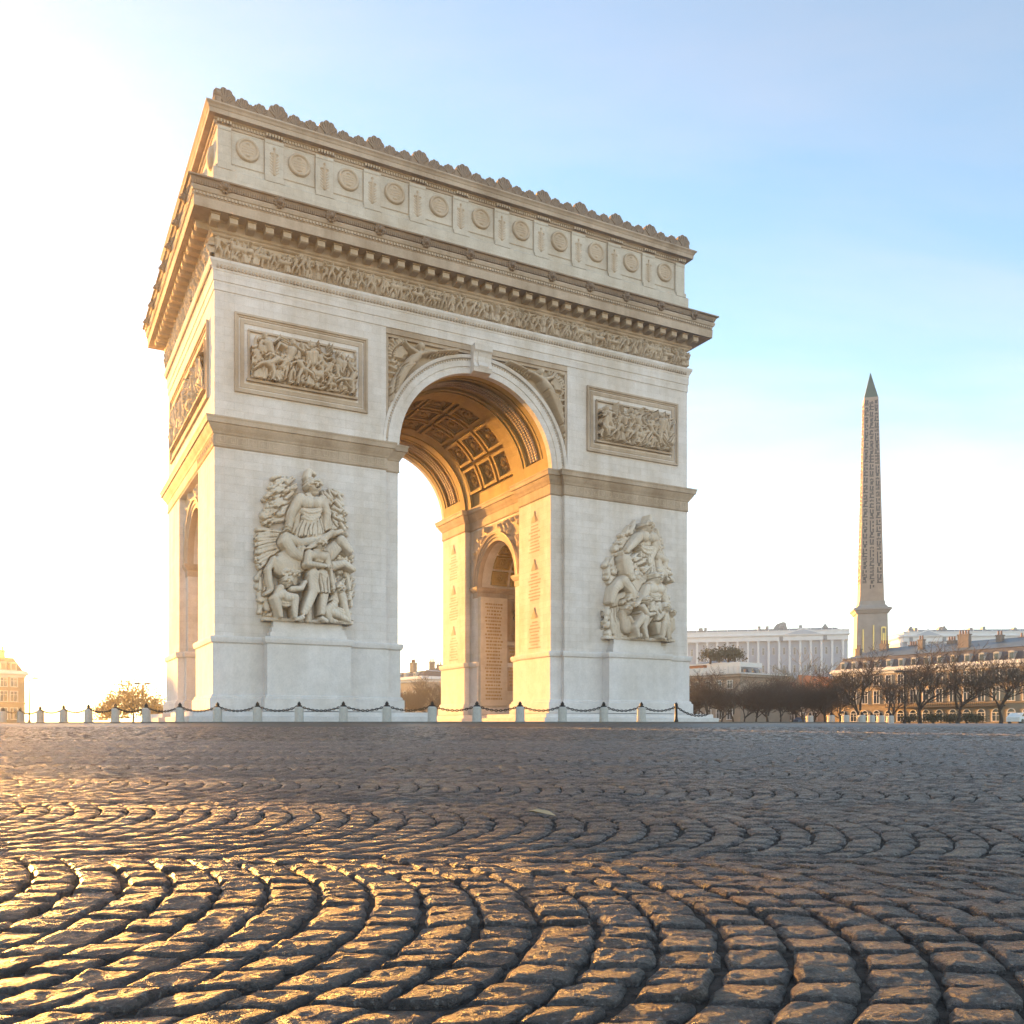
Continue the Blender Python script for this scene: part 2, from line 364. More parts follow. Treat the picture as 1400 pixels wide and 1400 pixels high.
for mu in (0, 1):
    for mv in (0, 1):
        pp = pier_poly(mu, mv); pd = ped_poly(mu, mv)
        b = MB(); b.prism(pp, 'z', Z0, 23.5); b.build('pier', M['wall'], A)
        b = MB(); b.ring(pd, [(0.02, 2.4), (0.16, 2.75), (0.16, 6.55), (0.2, 6.6), (0.3, 6.66), (0.36, 6.9), (0.36, 7.05), (0.28, 7.12), (0.02, 7.14)])
        b.build('pedestal', M['plinth'], A)
        b = MB(); b.ring(pd, [(0.03, 2.75), (0.22, 2.72), (0.3, 2.62), (0.3, 2.5), (0.42, 2.44), (0.42, 1.5), (0.03, 1.48)]); b.build('plinth', M['plinth'], A)
        q = [(x, y) for x, y in STEP1]
        if mu: q = [(2*UC-x if x > 10 else W-x, y) for x, y in q]
        if mv: q = [(x, D-y) for x, y in q]
        if mu != mv: q = q[::-1]
        b = MB(); b.ring(q, [(0.9, 1.46), (1.75, 1.44), (1.78, 1.40), (1.78, 1.1), (2.15, 1.07), (2.15, Z0-0.05)]); b.build('step', M['plinth'], A)
        if mv == 0:
            # steps under the sculpture group
            c = (3.78+10.0)/2 if not mu else 38.2
            for i, (hw, pr, z0, z1) in enumerate(((3.0, 1.1, 7.14, 7.5), (2.85, 0.95, 7.5, 7.88), (2.7, 0.8, 7.88, 8.36))):
                b = MB(); b.box(c-hw, c+hw, -pr, 0.05, z0, z1); b.build('sculpture_base', M['plinth'], A)
# impost: meander band, cavetto and crowning fillet, one ring round each half of the building
IMP = [(0.0, 21.26), (0.10, 21.32), (0.14, 21.4), (0.08, 21.44), (0.08, 22.22), (0.14, 22.26), (0.2, 22.4), (0.36, 22.62), (0.5, 22.86), (0.5, 22.92), (0.62, 22.95), (0.66, 23.24), (0.72, 23.36), (0.72, 23.44), (0.0, 23.52)]
half = [(0, 0), (13.55, 0), (13.55, 0.45), (14.76, 0.45), (14.76, 6.4), (14.16, 6.4), (14.16, 18.6), (14.76, 18.6), (14.76, D-0.45), (13.55, D-0.45), (13.55, D), (0, D)]
for mu in (0, 1):
    hp_ = [((2*UC-x if x > 10 else W-x) if mu else x, y) for x, y in half]
    b = MB(); b.ring(hp_[::-1] if mu else hp_, IMP); b.build('impost_moulding', M['trim'], A)
    u0, u1 = (0.0, 0.6) if not mu else (W-0.6, W)
    b = MB(); b.box(u0, u1, 7.25, 17.75, 21.2, 23.5); b.build('side_lintel', M['wall'], A)
# meander key pattern on the impost band
def meander(b, place, n, x0, dx, z0, h):
    tk = h*0.11; segs = ((0, 0, 0, 1), (0, 1, 0.8, 1), (0.8, 1, 0.8, 0.3), (0.8, 0.3, 0.4, 0.3), (0.4, 0.3, 0.4, 0.65), (0, 0, 1.0, 0))
    for i in range(n):
        for (a, c, e, g) in segs:
            u0, u1 = sorted((x0+dx*(i+a), x0+dx*(i+e))); q0, q1 = sorted((z0+h*c, z0+h*g)); place(b, u0-tk/2, u1+tk/2, q0-tk/2, q1+tk/2)
b = MB()
pf = lambda b, a, c, z0, z1: b.box(a, c, -0.115, -0.06, z0, z1)
meander(b, pf, 17, 0.1, 0.79, 21.55, 0.55); meander(b, pf, 17, 31.1, 0.79, 21.55, 0.55)
meander(b, lambda b, a, c, z0, z1: b.box(-0.115, -0.06, a, c, z0, z1), 9, 0.1, 0.79, 21.55, 0.55)
b.build('meander_band', M['carved'], A, stuff=True)
# upper body with the barrel of the main passage
n = 48; RV = RI+0.55
arc = [(UC+RV*cos(pi*i/n), ZS+RV*sin(pi*i/n)) for i in range(n+1)]
b = MB(); b.prism([(0, 23.5), (UC-RV, 23.5)]+arc[::-1][1:-1]+[(UC+RV, 23.5), (W, 23.5), (W, 35.3), (0, 35.3)], 'y', 0.45, D-0.45); b.build('upper_wall', M['wall'], A)
# front and rear wall leaves left and right of the spandrel, the arch field between them lies back
for v0, v1 in ((0.0, 0.45), (D-0.45, D)):
    b = MB(); b.box(0, 13.55, v0, v1, 23.5, 33.0); b.box(30.95, W, v0, v1, 23.5, 33.0); b.box(0, W, v0, v1, 33.0, 35.3); b.build('wall_leaf', M['wall'], A)
# transverse passage: the mass over the small arches
m = 28
for u0, u1 in ((0.6, 14.16), (2*UC-14.16, W-0.6)):
    arc2 = [(VC+RS*cos(pi*i/m), ZT+RS*sin(pi*i/m)) for i in range(m+1)]
    b = MB(); b.prism([(7.25, ZT), (VC-RS, ZT)]+arc2[::-1][1:-1]+[(VC+RS, ZT), (17.75, ZT), (17.75, 23.5), (7.25, 23.5)], 'x', u0, u1); b.build('passage_wall', M['wall'], A)
# vault: two smooth end bands with sunk panels, a lattice and 7 x 3 coffers between
def band(name, r0, r1, v0, v1, a0, a1, mat, n=48, uc=UC, zc=ZS, parent=A):
    pts = [(uc+r1*cos(a0+(a1-a0)*i/n), zc+r1*sin(a0+(a1-a0)*i/n)) for i in range(n+1)]+[(uc+r0*cos(a1-(a1-a0)*i/n), zc+r0*sin(a1-(a1-a0)*i/n)) for i in range(n+1)]
    b = MB(); b.prism(pts, 'y', v0, v1); return b
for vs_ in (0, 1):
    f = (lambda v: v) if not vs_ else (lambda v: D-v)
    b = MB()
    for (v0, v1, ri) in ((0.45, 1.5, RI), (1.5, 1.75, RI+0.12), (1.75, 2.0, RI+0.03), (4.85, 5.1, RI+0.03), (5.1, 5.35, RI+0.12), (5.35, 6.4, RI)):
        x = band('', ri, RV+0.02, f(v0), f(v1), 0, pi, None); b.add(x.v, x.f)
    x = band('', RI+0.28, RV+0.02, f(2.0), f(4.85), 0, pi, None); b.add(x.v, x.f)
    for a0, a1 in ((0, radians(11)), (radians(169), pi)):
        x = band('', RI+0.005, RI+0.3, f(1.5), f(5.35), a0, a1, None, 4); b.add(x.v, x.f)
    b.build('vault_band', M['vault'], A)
    # laurel garland in the sunk panel
    b = MB()
    for i in range(90):
        a = radians(13)+radians(154)*i/89
        for dv in (-0.55, 0, 0.55):
            r = RI+0.18; b.blob((UC+r*cos(a), f(3.42+dv*0.9), ZS+r*sin(a)), (0.16, 0.24, 0.16), 5, 3)
    b.build('garland', M['trim'], A, stuff=True)
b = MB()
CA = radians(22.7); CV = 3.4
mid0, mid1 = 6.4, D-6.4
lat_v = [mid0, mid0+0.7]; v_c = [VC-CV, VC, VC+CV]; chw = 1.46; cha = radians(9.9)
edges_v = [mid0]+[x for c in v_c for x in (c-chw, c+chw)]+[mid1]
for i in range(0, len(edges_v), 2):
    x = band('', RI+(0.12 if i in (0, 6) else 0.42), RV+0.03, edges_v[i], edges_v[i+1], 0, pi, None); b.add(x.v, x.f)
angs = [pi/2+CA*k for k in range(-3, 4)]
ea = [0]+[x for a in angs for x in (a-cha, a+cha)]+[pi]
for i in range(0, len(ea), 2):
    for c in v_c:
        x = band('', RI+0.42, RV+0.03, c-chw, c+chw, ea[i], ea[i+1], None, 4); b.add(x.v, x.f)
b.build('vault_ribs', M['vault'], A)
cb = MB()
def coffer(b, r_out, chw, cha, s=1.0):
    n = 4
    for (k0, k1, ri) in ((1.0, 0.80, r_out-0.42*s), (0.80, 0.70, r_out-0.20*s), (0.70, 0.62, r_out-0.10*s)):
        for (a0, a1, v0, v1) in ((-k0*cha, -k1*cha, -k0*chw, k0*chw), (k1*cha, k0*cha, -k0*chw, k0*chw), (-k1*cha, k1*cha, -k0*chw, -k1*chw), (-k1*cha, k1*cha, k1*chw, k0*chw)):
            pts = [(r_out*cos(a0+(a1-a0)*i/n), r_out*sin(a0+(a1-a0)*i/n)) for i in range(n+1)]+[(ri*cos(a1-(a1-a0)*i/n), ri*sin(a1-(a1-a0)*i/n)) for i in range(n+1)]
            b.prism(pts, 'y', v0, v1)
    pts = [(r_out*cos(-cha+2*cha*i/n), r_out*sin(-cha+2*cha*i/n)) for i in range(n+1)]+[((r_out-0.05)*cos(cha-2*cha*i/n), (r_out-0.05)*sin(cha-2*cha*i/n)) for i in range(n+1)]; b.prism(pts, 'y', -chw*0.99, chw*0.99)
    for k in range(8):
        a = k*pi/4; b.blob((r_out-0.12*s, 0.5*s*cos(a), 0.5*s*sin(a)), (0.2*s, 0.26*s, 0.26*s), 6, 4)
    b.blob((r_out-0.25*s, 0, 0), (0.25*s, 0.28*s, 0.28*s), 6, 4)
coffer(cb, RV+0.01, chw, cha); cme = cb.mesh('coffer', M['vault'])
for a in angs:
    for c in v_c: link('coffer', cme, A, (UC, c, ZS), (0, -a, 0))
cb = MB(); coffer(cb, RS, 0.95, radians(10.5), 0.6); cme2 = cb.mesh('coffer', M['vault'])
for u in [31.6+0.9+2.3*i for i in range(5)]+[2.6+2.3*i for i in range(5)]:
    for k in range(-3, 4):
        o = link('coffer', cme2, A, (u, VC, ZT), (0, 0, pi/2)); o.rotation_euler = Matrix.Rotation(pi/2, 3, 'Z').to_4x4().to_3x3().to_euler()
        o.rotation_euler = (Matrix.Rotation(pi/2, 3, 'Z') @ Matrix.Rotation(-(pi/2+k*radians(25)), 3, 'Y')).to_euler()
# archivolts
def archivolt(name, cu, cz, prof, sgn, v, axis, mat, n=48):
    b = MB(); V = []; F = []; k = len(prof)
    for i in range(n+1):
        a = pi*i/n
        for (r, o) in prof:
            p = (cu+r*cos(a), v-o*sgn, cz+r*sin(a)) if axis == 'y' else (v-o*sgn, cu+r*cos(a), cz+r*sin(a)); V.append(p)
    for i in range(n):
        for j in range(k-1): F.append((i*k+j, i*k+j+1, (i+1)*k+j+1, (i+1)*k+j))
    b.add(V, F); return b.build(name, mat, A)
big = [(RI-0.012, -0.5), (RI-0.012, 0.12), (RI+0.52, 0.12), (RI+0.55, 0.2), (RI+1.02, 0.2), (RI+1.05, 0.1), (RI+1.22, 0.1), (RI+1.25, 0.3), (RI+1.42, 0.36), (RI+1.5, 0.36), (RI+1.5, -0.05)]
archivolt('archivolt', UC, ZS, big, 1, 0.3, 'y', M['wall']); archivolt('archivolt', UC, ZS, big, -1, D-0.3, 'y', M['wall'])
sml = [(RS-0.02, -0.5), (RS-0.02, 0.05), (RS+0.3, 0.05), (RS+0.33, 0.14), (RS+0.62, 0.14), (RS+0.66, 0.26), (RS+0.86, 0.3), (RS+0.86, -0.05)]
for v, sg in ((0.6, 1), (14.16, -1), (2*UC-14.16, 1), (W-0.6, -1)): archivolt('archivolt', VC, ZT, sml, sg, v, 'x', M['trim'], 32)
b = MB()
for i in range(110):
    a = pi*(i+0.5)/110; r = RI+1.135; b.blob((UC+r*cos(a), 0.2, ZS+r*sin(a)), (0.085, 0.1, 0.085), 5, 3)
b.build('bead_moulding', M['carved'], A, stuff=True)
# keystone console
b = MB(); b.prism([(0.3, 30.6), (-0.5, 30.7), (-0.66, 31.05), (-0.5, 31.4), (-0.5, 31.9), (-0.62, 32.3), (-0.78, 32.45), (-0.78, 32.98), (0.3, 32.98)], 'x', UC-0.85, UC+0.85)
b.prism([(0.3, 30.72), (-0.58, 30.85), (-0.76, 31.15), (-0.58, 31.5), (-0.58, 31.95), (-0.72, 32.3), (0.3, 32.3)], 'x', UC-0.45, UC+0.45)
b.build('keystone', M['wall'], A)
# small impost inside the transverse passages
for mu in (0, 1):
    for mv in (0, 1):
        p = [(0.6, 7.25), (14.16, 7.25), (14.16, 8.3), (0.6, 8.3)]
        if mu: p = [(2*UC-x if x > 10 else W-x, y) for x, y in p]
        if mv: p = [(x, D-y) for x, y in p]
        if mu != mv: p = p[::-1]
        b = MB(); b.ring(p, [(0, 14.0), (0.06, 14.06), (0.06, 14.55), (0.14, 14.6), (0.3, 14.85), (0.34, 15.0), (0.36, 15.1), (0, 15.13)]); b.build('passage_impost', M['trim'], A)
# bands and sunk fields in the far passage wall seen through the small arch
b = MB(); u0 = 2*UC-14.16
for (a, c) in ((u0, u0+3.2), (W-3.8, W-0.6)): b.box(a, c, 16.0, 16.69, 2.4, 14.0)
b.box(u0+3.2, W-3.8, 16.35, 16.69, 2.4, 4.0); b.box(u0+3.2, W-3.8, 16.3, 16.69, 9.0, 9.4); b.build('passage_pilaster', M['attic'], A)
b = MB(); b.box(u0+3.25, W-3.85, 16.5, 16.69, 4.05, 8.95); b.box(u0+3.25, W-3.85, 16.55, 16.69, 9.45, 14.0); b.build('passage_panel', M['trim'], A)
b = MB(); rq = random.Random(8)
for (x0, x1, v, zt_, zb_) in ((u0+0.5, u0+2.7, 16.0, 13.2, 3.0), (u0+3.6, W-4.2, 16.5, 8.6, 4.4)):
    z = zt_
    while z > zb_:
        x = x0+rq.uniform(0, 0.25)
        while x < x1-0.3: q = rq.uniform(0.1, 0.3); b.box(x, x+q, v-0.03, v+0.01, z, z+0.17); x += q+rq.uniform(0.06, 0.14)
        z -= 0.36
b.build('inscription_strokes', M['vault'], A, stuff=True)
# entablature: architrave, frieze ground, cornice
rect = [(0, 0), (W, 0), (W, D), (0, D)]
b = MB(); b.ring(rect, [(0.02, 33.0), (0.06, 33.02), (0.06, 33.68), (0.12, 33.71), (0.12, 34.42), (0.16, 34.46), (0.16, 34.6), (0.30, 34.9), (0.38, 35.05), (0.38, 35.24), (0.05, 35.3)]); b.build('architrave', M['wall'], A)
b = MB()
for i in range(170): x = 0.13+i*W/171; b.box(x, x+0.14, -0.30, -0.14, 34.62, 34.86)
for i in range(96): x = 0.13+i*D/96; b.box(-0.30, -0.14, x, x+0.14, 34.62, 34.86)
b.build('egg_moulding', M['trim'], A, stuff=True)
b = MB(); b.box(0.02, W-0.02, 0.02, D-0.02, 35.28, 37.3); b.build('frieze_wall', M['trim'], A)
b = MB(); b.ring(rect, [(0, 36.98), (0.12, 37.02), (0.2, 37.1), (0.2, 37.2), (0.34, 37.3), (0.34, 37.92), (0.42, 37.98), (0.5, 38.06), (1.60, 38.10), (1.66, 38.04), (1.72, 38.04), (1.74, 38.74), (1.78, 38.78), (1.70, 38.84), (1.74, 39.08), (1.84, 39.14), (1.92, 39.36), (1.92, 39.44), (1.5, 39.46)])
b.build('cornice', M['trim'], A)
b = MB()
for i in range(190): x = -1.6+i*(W+3.2)/190; b.box(x, x+0.13, -1.84, -1.7, 38.87, 39.05)
for i in range(112): x = -1.6+i*(D+3.2)/112; b.box(-1.84, -1.7, x, x+0.13, 38.87, 39.05)
b.build('bead_moulding', M['carved'], A, stuff=True)
mo = MB(); mo.prism([(0.0, 37.46), (-0.85, 37.5), (-0.98, 37.58), (-0.98, 37.96), (-0.3, 38.08), (0.0, 38.08)], 'x', -0.3, 0.3); mo.prism([(0.0, 37.98), (-1.06, 37.98), (-1.06, 38.06), (0, 38.06)], 'x', -0.36, 0.36)
mom = mo.mesh('modillion', M['carved'])
for k in range(-17, 18): link('modillion', mom, A, (22.3+1.32*k, -0.32, 0))
for k in range(19): link('modillion', mom, A, (-0.32, 0.6+1.32*k, 0), (0, 0, -pi/2))
# gutter with lion masks
b = MB(); b.ring(rect, [(1.3, 39.4), (1.78, 39.44), (1.84, 39.5), (2.02, 39.92), (2.18, 39.97), (2.18, 40.08), (-0.5, 40.3)]); b.build('gutter', M['crest'], A)
b = MB()
for i in range(290): x = -1.7+i*(W+3.4)/290; b.box(x, x+0.09, -1.97, -1.8, 39.5, 39.86)
for i in range(160): x = -1.7+i*(D+3.4)/160; b.box(-1.97, -1.8, x, x+0.09, 39.5, 39.86)
b.build('gutter_leaves', M['crest'], A, stuff=True)
lm = MB(); lm.blob((0, -0.05, 0), (0.36, 0.22, 0.4), 10, 6); lm.blob((0, -0.22, -0.02), (0.24, 0.2, 0.26), 8, 5); lm.blob((0, -0.38, -0.12), (0.15, 0.14, 0.12), 8, 5)
for a in range(10): lm.blob((0.34*cos(a*pi/5), -0.08, 0.36*sin(a*pi/5)), (0.12, 0.12, 0.12), 6, 4)
for sx in (-1, 1): lm.blob((0.1*sx, -0.36, 0.07), (0.06, 0.06, 0.05), 6, 4); lm.blob((0.2*sx, -0.2, 0.22), (0.08, 0.06, 0.09), 6, 4)
lmm = lm.mesh('lion_mask', M['crest'], True)
LU = [22.3+3.96*(k-5.5) for k in range(12)]
for u in LU: link('lion_mask', lmm, A, (u-0.1, -1.93, 39.68))
for k in range(7): link('lion_mask', lmm, A, (-1.93, 0.7+3.93*k, 39.68), (0, 0, -pi/2))
# attic
ar = [(0.25, 0.25), (W-0.25, 0.25), (W-0.25, D-0.25), (0.25, D-0.25)]
b = MB(); b.ring(ar, [(0.35, 40.2), (0.35, 42.15), (0.28, 42.25), (0.16, 42.3), (0.16, 42.5), (0.0, 42.55), (0.0, 45.6)]); b.build('attic_wall', M['attic'], A)
b = MB(); b.ring(ar, [(0, 45.42), (0.08, 45.45), (0.1, 45.52), (0.1, 45.86), (0.2, 45.9), (0.24, 46.0), (0.62, 46.03), (0.64, 45.99), (0.68, 45.99), (0.7, 46.32), (0.75, 46.36), (0.82, 46.5), (0.94, 46.62), (0.94, 46.72), (0.3, 46.8), (0.3, 46.84), (-3, 46.9)]); b.build('attic_cornice', M['trim'], A)
b = MB()
for i in range(196):
    x = 0.2+i*(W-0.4)/196; pr = 0.20 if abs(((x-22.3)/3.96+0.5) % 1-0.5) > 0.33 else 0.02
    b.box(x, x+0.13, 0.25-0.2-pr, 0.25, 45.62, 45.84)
for i in range(110): x = 0.2+i*(D-0.4)/110; b.box(0.0, 0.25, x, x+0.13, 45.62, 45.84)
b.build('dentils', M['carved'], A, stuff=True)
for k, u in enumerate(LU):
    e0, e1 = max(u-0.72, 0.24), min(u+0.72, W-0.24)
    b = MB(); b.box(e0, e1, 0.08, 0.26, 42.5, 45.44); b.box(e0, e1, 0.04, 0.1, 45.2, 45.46); b.box(e0-0.02, e1+0.02, -0.12, 0.08, 42.2, 42.56)
    o = b.build('attic_pilaster', M['attic'], A)
    r = Relief(1.0, 2.3, 0.04); r.cap(0.5, 0.15, 0.5, 1.75, 0.10, 0.13, 0.02); r.cap(0.22, 1.72, 0.78, 1.72, 0.06, 0.06, 0.04); r.cap(0.5, 1.75, 0.5, 2.1, 0.05, 0.06, 0.03); r.ell(0.5, 2.12, 0.1, 0.1, 0.03)
    for sd in (-1, 1):
        for i in range(7): r.cap(0.5+sd*0.14, 0.2+0.22*i, 0.5+sd*0.36, 0.36+0.22*i, 0.05, 0.02, 0.01)
    if e1-e0 > 1.2: link('sword_relief', r.mesh('sword_relief', M['carved'], front_frame(u-0.5, 42.75, 0.085), keep=False, gain=1.0), o)
for k in range(11):
    u = 22.3+3.96*(k-5)
    b = MB(); b.box(u-1.2, u+1.2, 0.2, 0.26, 42.85, 42.9); b.box(u-1.24, u-1.2, 0.2, 0.26, 42.85, 45.3); b.box(u+1.2, u+1.24, 0.2, 0.26, 42.85, 45.3); b.build('panel_fillet', M['carved'], A)
    r = Relief(1.9, 1.9, 0.035); r.ell(0.95, 0.95, 0.86, 0.86, 0.05, 0, 0.10)
    for i in range(40): a = 2*pi*i/40; r.cap(0.95+0.74*cos(a), 0.95+0.74*sin(a), 0.95+0.80*cos(a+0.2), 0.95+0.80*sin(a+0.2), 0.10, 0.08, 0.12)
    for j in range(3): r.cap(0.55, 1.15-0.2*j, 1.35, 1.15-0.2*j, 0.045, 0.045, 0.12)
    r.ell(0.95, 0.5, 0.2, 0.1, 0.1); r.ell(0.95, 1.4, 0.2, 0.1, 0.1)
    link('medallion', r.mesh('medallion', M['carved'], front_frame(u-0.95, 44.25-0.95, 0.25), keep=False, gain=1.1), A)
for k in range(6):
    v = 2.6+3.96*k; r = Relief(1.9, 1.9, 0.08); r.ell(0.95, 0.95, 0.86, 0.86, 0.05, 0, 0.2)
    link('medallion', r.mesh('medallion', M['carved'], side_frame(v+0.95, 44.25-0.95, 0.25), keep=False), A)
# crest of palmettes along the roof edge
pm = MB()
def palmette(b, w, h, t):
    prof = [(-w*0.5, 0)]
    nl = 9
    for i in range(nl*4+1):
        a = pi*(1-i/(nl*4)); rr = 0.86+0.14*abs(sin(nl*a/2*1.0))**0.7
        prof.append((0.5*w*rr*cos(a), h*0.42+h*0.58*rr*sin(a)))
    prof.append((w*0.5, 0)); b.prism(prof, 'y', -t/2, t/2)
    for i in range(7):
        a = radians(20+23.3*i); b.tube([(0, -t/2, h*0.2), (0.42*w*cos(a), -t/2-0.02, h*0.42+0.5*h*sin(a))], [0.09*w, 0.05*w], 5)
    b.blob((0, -t/2, h*0.2), (w*0.2, 0.15, h*0.16), 8, 5)
palmette(pm, 1.6, 1.5, 0.36); pme = pm.mesh('palmette', M['crest'])
p2 = MB(); palmette(p2, 1.16, 1.12, 0.26); pme2 = p2.mesh('small_palmette', M['crest'])
p3 = MB(); palmette(p3, 0.86, 0.84, 0.22); pme3 = p3.mesh('small_palmette', M['crest'])
b = MB(); b.ring([(0.35, 0.35), (W-0.35, 0.35), (W-0.35, D-0.35), (0.35, D-0.35)], [(0.35, 46.78), (0.35, 47.0), (0.1, 47.08), (-0.6, 47.1), (-0.6, 46.8)]); b.build('crest_kerb', M['crest'], A)
for k, u in enumerate(LU):
    link('palmette', pme, A, (u+0.3, 0.32, 46.95))
    if k < 11:
        for dx_, me_ in ((1.32, pme2), (2.62, pme2), (0.95*0.7+0.31, pme3), (1.97, pme3), (3.2, pme3)): link('small_palmette', me_, A, (u+0.3+dx_, 0.32, 46.98))
for k in range(7):
    v = 0.7+3.9*k; link('palmette', pme, A, (0.32, v, 46.95), (0, 0, -pi/2))
    if k < 6:
        for dx_, me_ in ((1.3, pme2), (2.6, pme2)): link('small_palmette', me_, A, (0.32, v+dx_, 46.98), (0, 0, -pi/2))
b = MB(); b.box(2.5, W-2.5, 2.5, D-2.5, 46.0, 47.2); b.build('roof_terrace', M['plinth'], A)
# ---- carved scenes
rr = random.Random(3)
def crowd(r, w, h, n, hh, rnd, d=0.02, props=True, horses=0, fallen=0):
    for k in range(horses): r.horse(w*(k+rnd.uniform(0.25, 0.75))/horses, 0.0, hh*rnd.uniform(0.5, 0.6), rnd.choice((-1, 1)), d+0.02)
    for k in range(fallen): r.person(w*(k+0.5)/fallen, rnd.uniform(0.05, 0.2)*h, hh*0.85, rnd.uniform(-1, 1), 0.1, (rnd.uniform(-1.5, 0), rnd.uniform(-2, 1)), (rnd.uniform(0, 1.5), rnd.uniform(-1, 2)), d, False, 0, False, rnd, False, rnd.choice((-1, 1))*rnd.uniform(1.1, 1.5))
    for i in range(n):
        x = w*(i+0.5+rnd.uniform(-0.25, 0.25))/n; pr = rnd.choice((None, 'spear', 'shield', 'flag', None)) if props else None
        r.person(x, rnd.uniform(0, 0.07)*h, hh*rnd.uniform(0.85, 1.05), rnd.uniform(-1, 1), rnd.uniform(0.03, 0.2), (rnd.uniform(-2.4, 0.3), rnd.uniform(-2.6, 0.8)), (rnd.uniform(-0.3, 2.4), rnd.uniform(-0.8, 2.6)), d+rnd.uniform(0, 0.1)*hh*0.6, rnd.random() < 0.4, 0, rnd.random() < 0.4, rnd, False, rnd.uniform(-0.15, 0.15), pr)
# frieze
fr = Relief(W-0.1, 1.68, 0.045); fr.g = 0.05; fr.kg = 0.2
for x0 in (2.6, 15.2, 33.0, 41.0):
    fr.horse(x0+1.0, 0.02, 0.95, -1 if x0 > 20 else 1, 0.06); fr.horse(x0+2.6, 0.02, 0.95, -1 if x0 > 20 else 1, 0.04)
    fr.cap(x0-1.3, 0.6, x0+0.1, 0.6, 0.16, 0.16, 0.03); fr.cap(x0-1.3, 0.95, x0, 0.95, 0.3, 0.3, 0.02); fr.ell(x0-1.2, 0.3, 0.28, 0.28, 0.1, 0, 0.3); fr.ell(x0-0.1, 0.3, 0.28, 0.28, 0.1, 0, 0.3)
crowd(fr, W-0.1, 1.5, 88, 1.55, rr, 0.02)
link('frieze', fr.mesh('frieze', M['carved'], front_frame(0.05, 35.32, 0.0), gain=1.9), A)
fr2 = Relief(D-0.1, 1.68, 0.08); crowd(fr2, D-0.1, 1.5, 60, 1.5, rr, 0.02); link('frieze', fr2.mesh('frieze', M['carved'], side_frame(D-0.05, 35.32, 0.02)), A)
# framed battle panels
def panel(place, w, h, mirror, frame, res=0.04, gain=1.7):
    """frame: function giving boxes on the wall: (a0, a1, out0, out1, z0, z1) -> box call"""
    b = MB(); t = 0.22
    def fbox(a0, a1, o0, o1, z0, z1): place(b, a0, a1, o0, o1, z0, z1)
    for (i0, tk, o) in ((0, 0.16, 0.2), (0.16, 0.14, 0.1), (0.42, 0.30, 0.06)):
        fbox(i0, w-i0, 0, o, h-i0-tk, h-i0); fbox(i0, w-i0, 0, o, i0, i0+tk); fbox(i0, i0+tk, 0, o, i0+tk, h-i0-tk); fbox(w-i0-tk, w-i0, 0, o, i0+tk, h-i0-tk)
    i0 = 0.98; tk = 0.14
    fbox(i0, w-i0, 0, 0.24, h-1.24-tk+0.1, h-1.24+0.1); fbox(i0-0.1, w-i0+0.1, 0, 0.34, 0.92, 1.1); fbox(i0, i0+tk, 0, 0.2, 1.1, h-1.3); fbox(w-i0-tk, w-i0, 0, 0.2, 1.1, h-1.3)
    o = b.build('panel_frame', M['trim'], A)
    r = Relief(w-2.24, h-2.4, res); r.g = 0.075; r.kg = 0.25; rnd = random.Random(9+int(mirror))
    crowd(r, r.w, r.h, 12, r.h*0.92, rnd, 0.0, True, 0, 0); crowd(r, r.w, r.h, 7, r.h*0.72, rnd, 0.12, True, 4, 6)
    for i in range(9):
        r.person(r.w*(i+0.5)/9+rnd.uniform(-0.3, 0.3), r.h*rnd.uniform(0.0, 0.22), r.h*rnd.uniform(0.5, 0.72), rnd.uniform(-1.5, 1.5), rnd.uniform(0.1, 0.32), (rnd.uniform(-2.6, -0.4), rnd.uniform(-2.8, 0.2)), (rnd.uniform(0.4, 2.6), rnd.uniform(-0.2, 2.8)), rnd.uniform(0.2, 0.42), rnd.random() < 0.3, 0, rnd.random() < 0.5, rnd, False, rnd.uniform(-0.75, 0.75), rnd.choice((None, 'spear', 'shield', 'flag')))
    for i in range(7): x = rnd.uniform(0.3, r.w-0.3); r.cap(x, rnd.uniform(0, 1.2), x+rnd.uniform(-1.6, 1.6), r.h*rnd.uniform(0.8, 1.0), 0.04, 0.04, 0.35)
    r.cap(r.w*0.84, 1.2, r.w*0.98, 0.1, 0.07, 0.05, 0.5)
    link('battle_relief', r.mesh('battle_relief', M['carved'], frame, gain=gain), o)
for u0, mir in ((1.46, 0), (33.0, 1)):
    panel(lambda b, a0, a1, o0, o1, z0, z1, u0=u0: b.box(u0+a0, u0+a1, -o1, 0.02, 25.62+z0, 25.62+z1), 10.48, 6.0, mir, front_frame(u0+1.12, 25.62+1.1, 0.01))
panel(lambda b, a0, a1, o0, o1, z0, z1: b.box(-o1, 0.02, 2.3+a0, 2.3+a1, 25.62+z0, 25.62+z1), 20.4, 6.0, 2, side_frame(2.3+20.4-1.12, 26.72, 0.01), 0.09, 0.75)
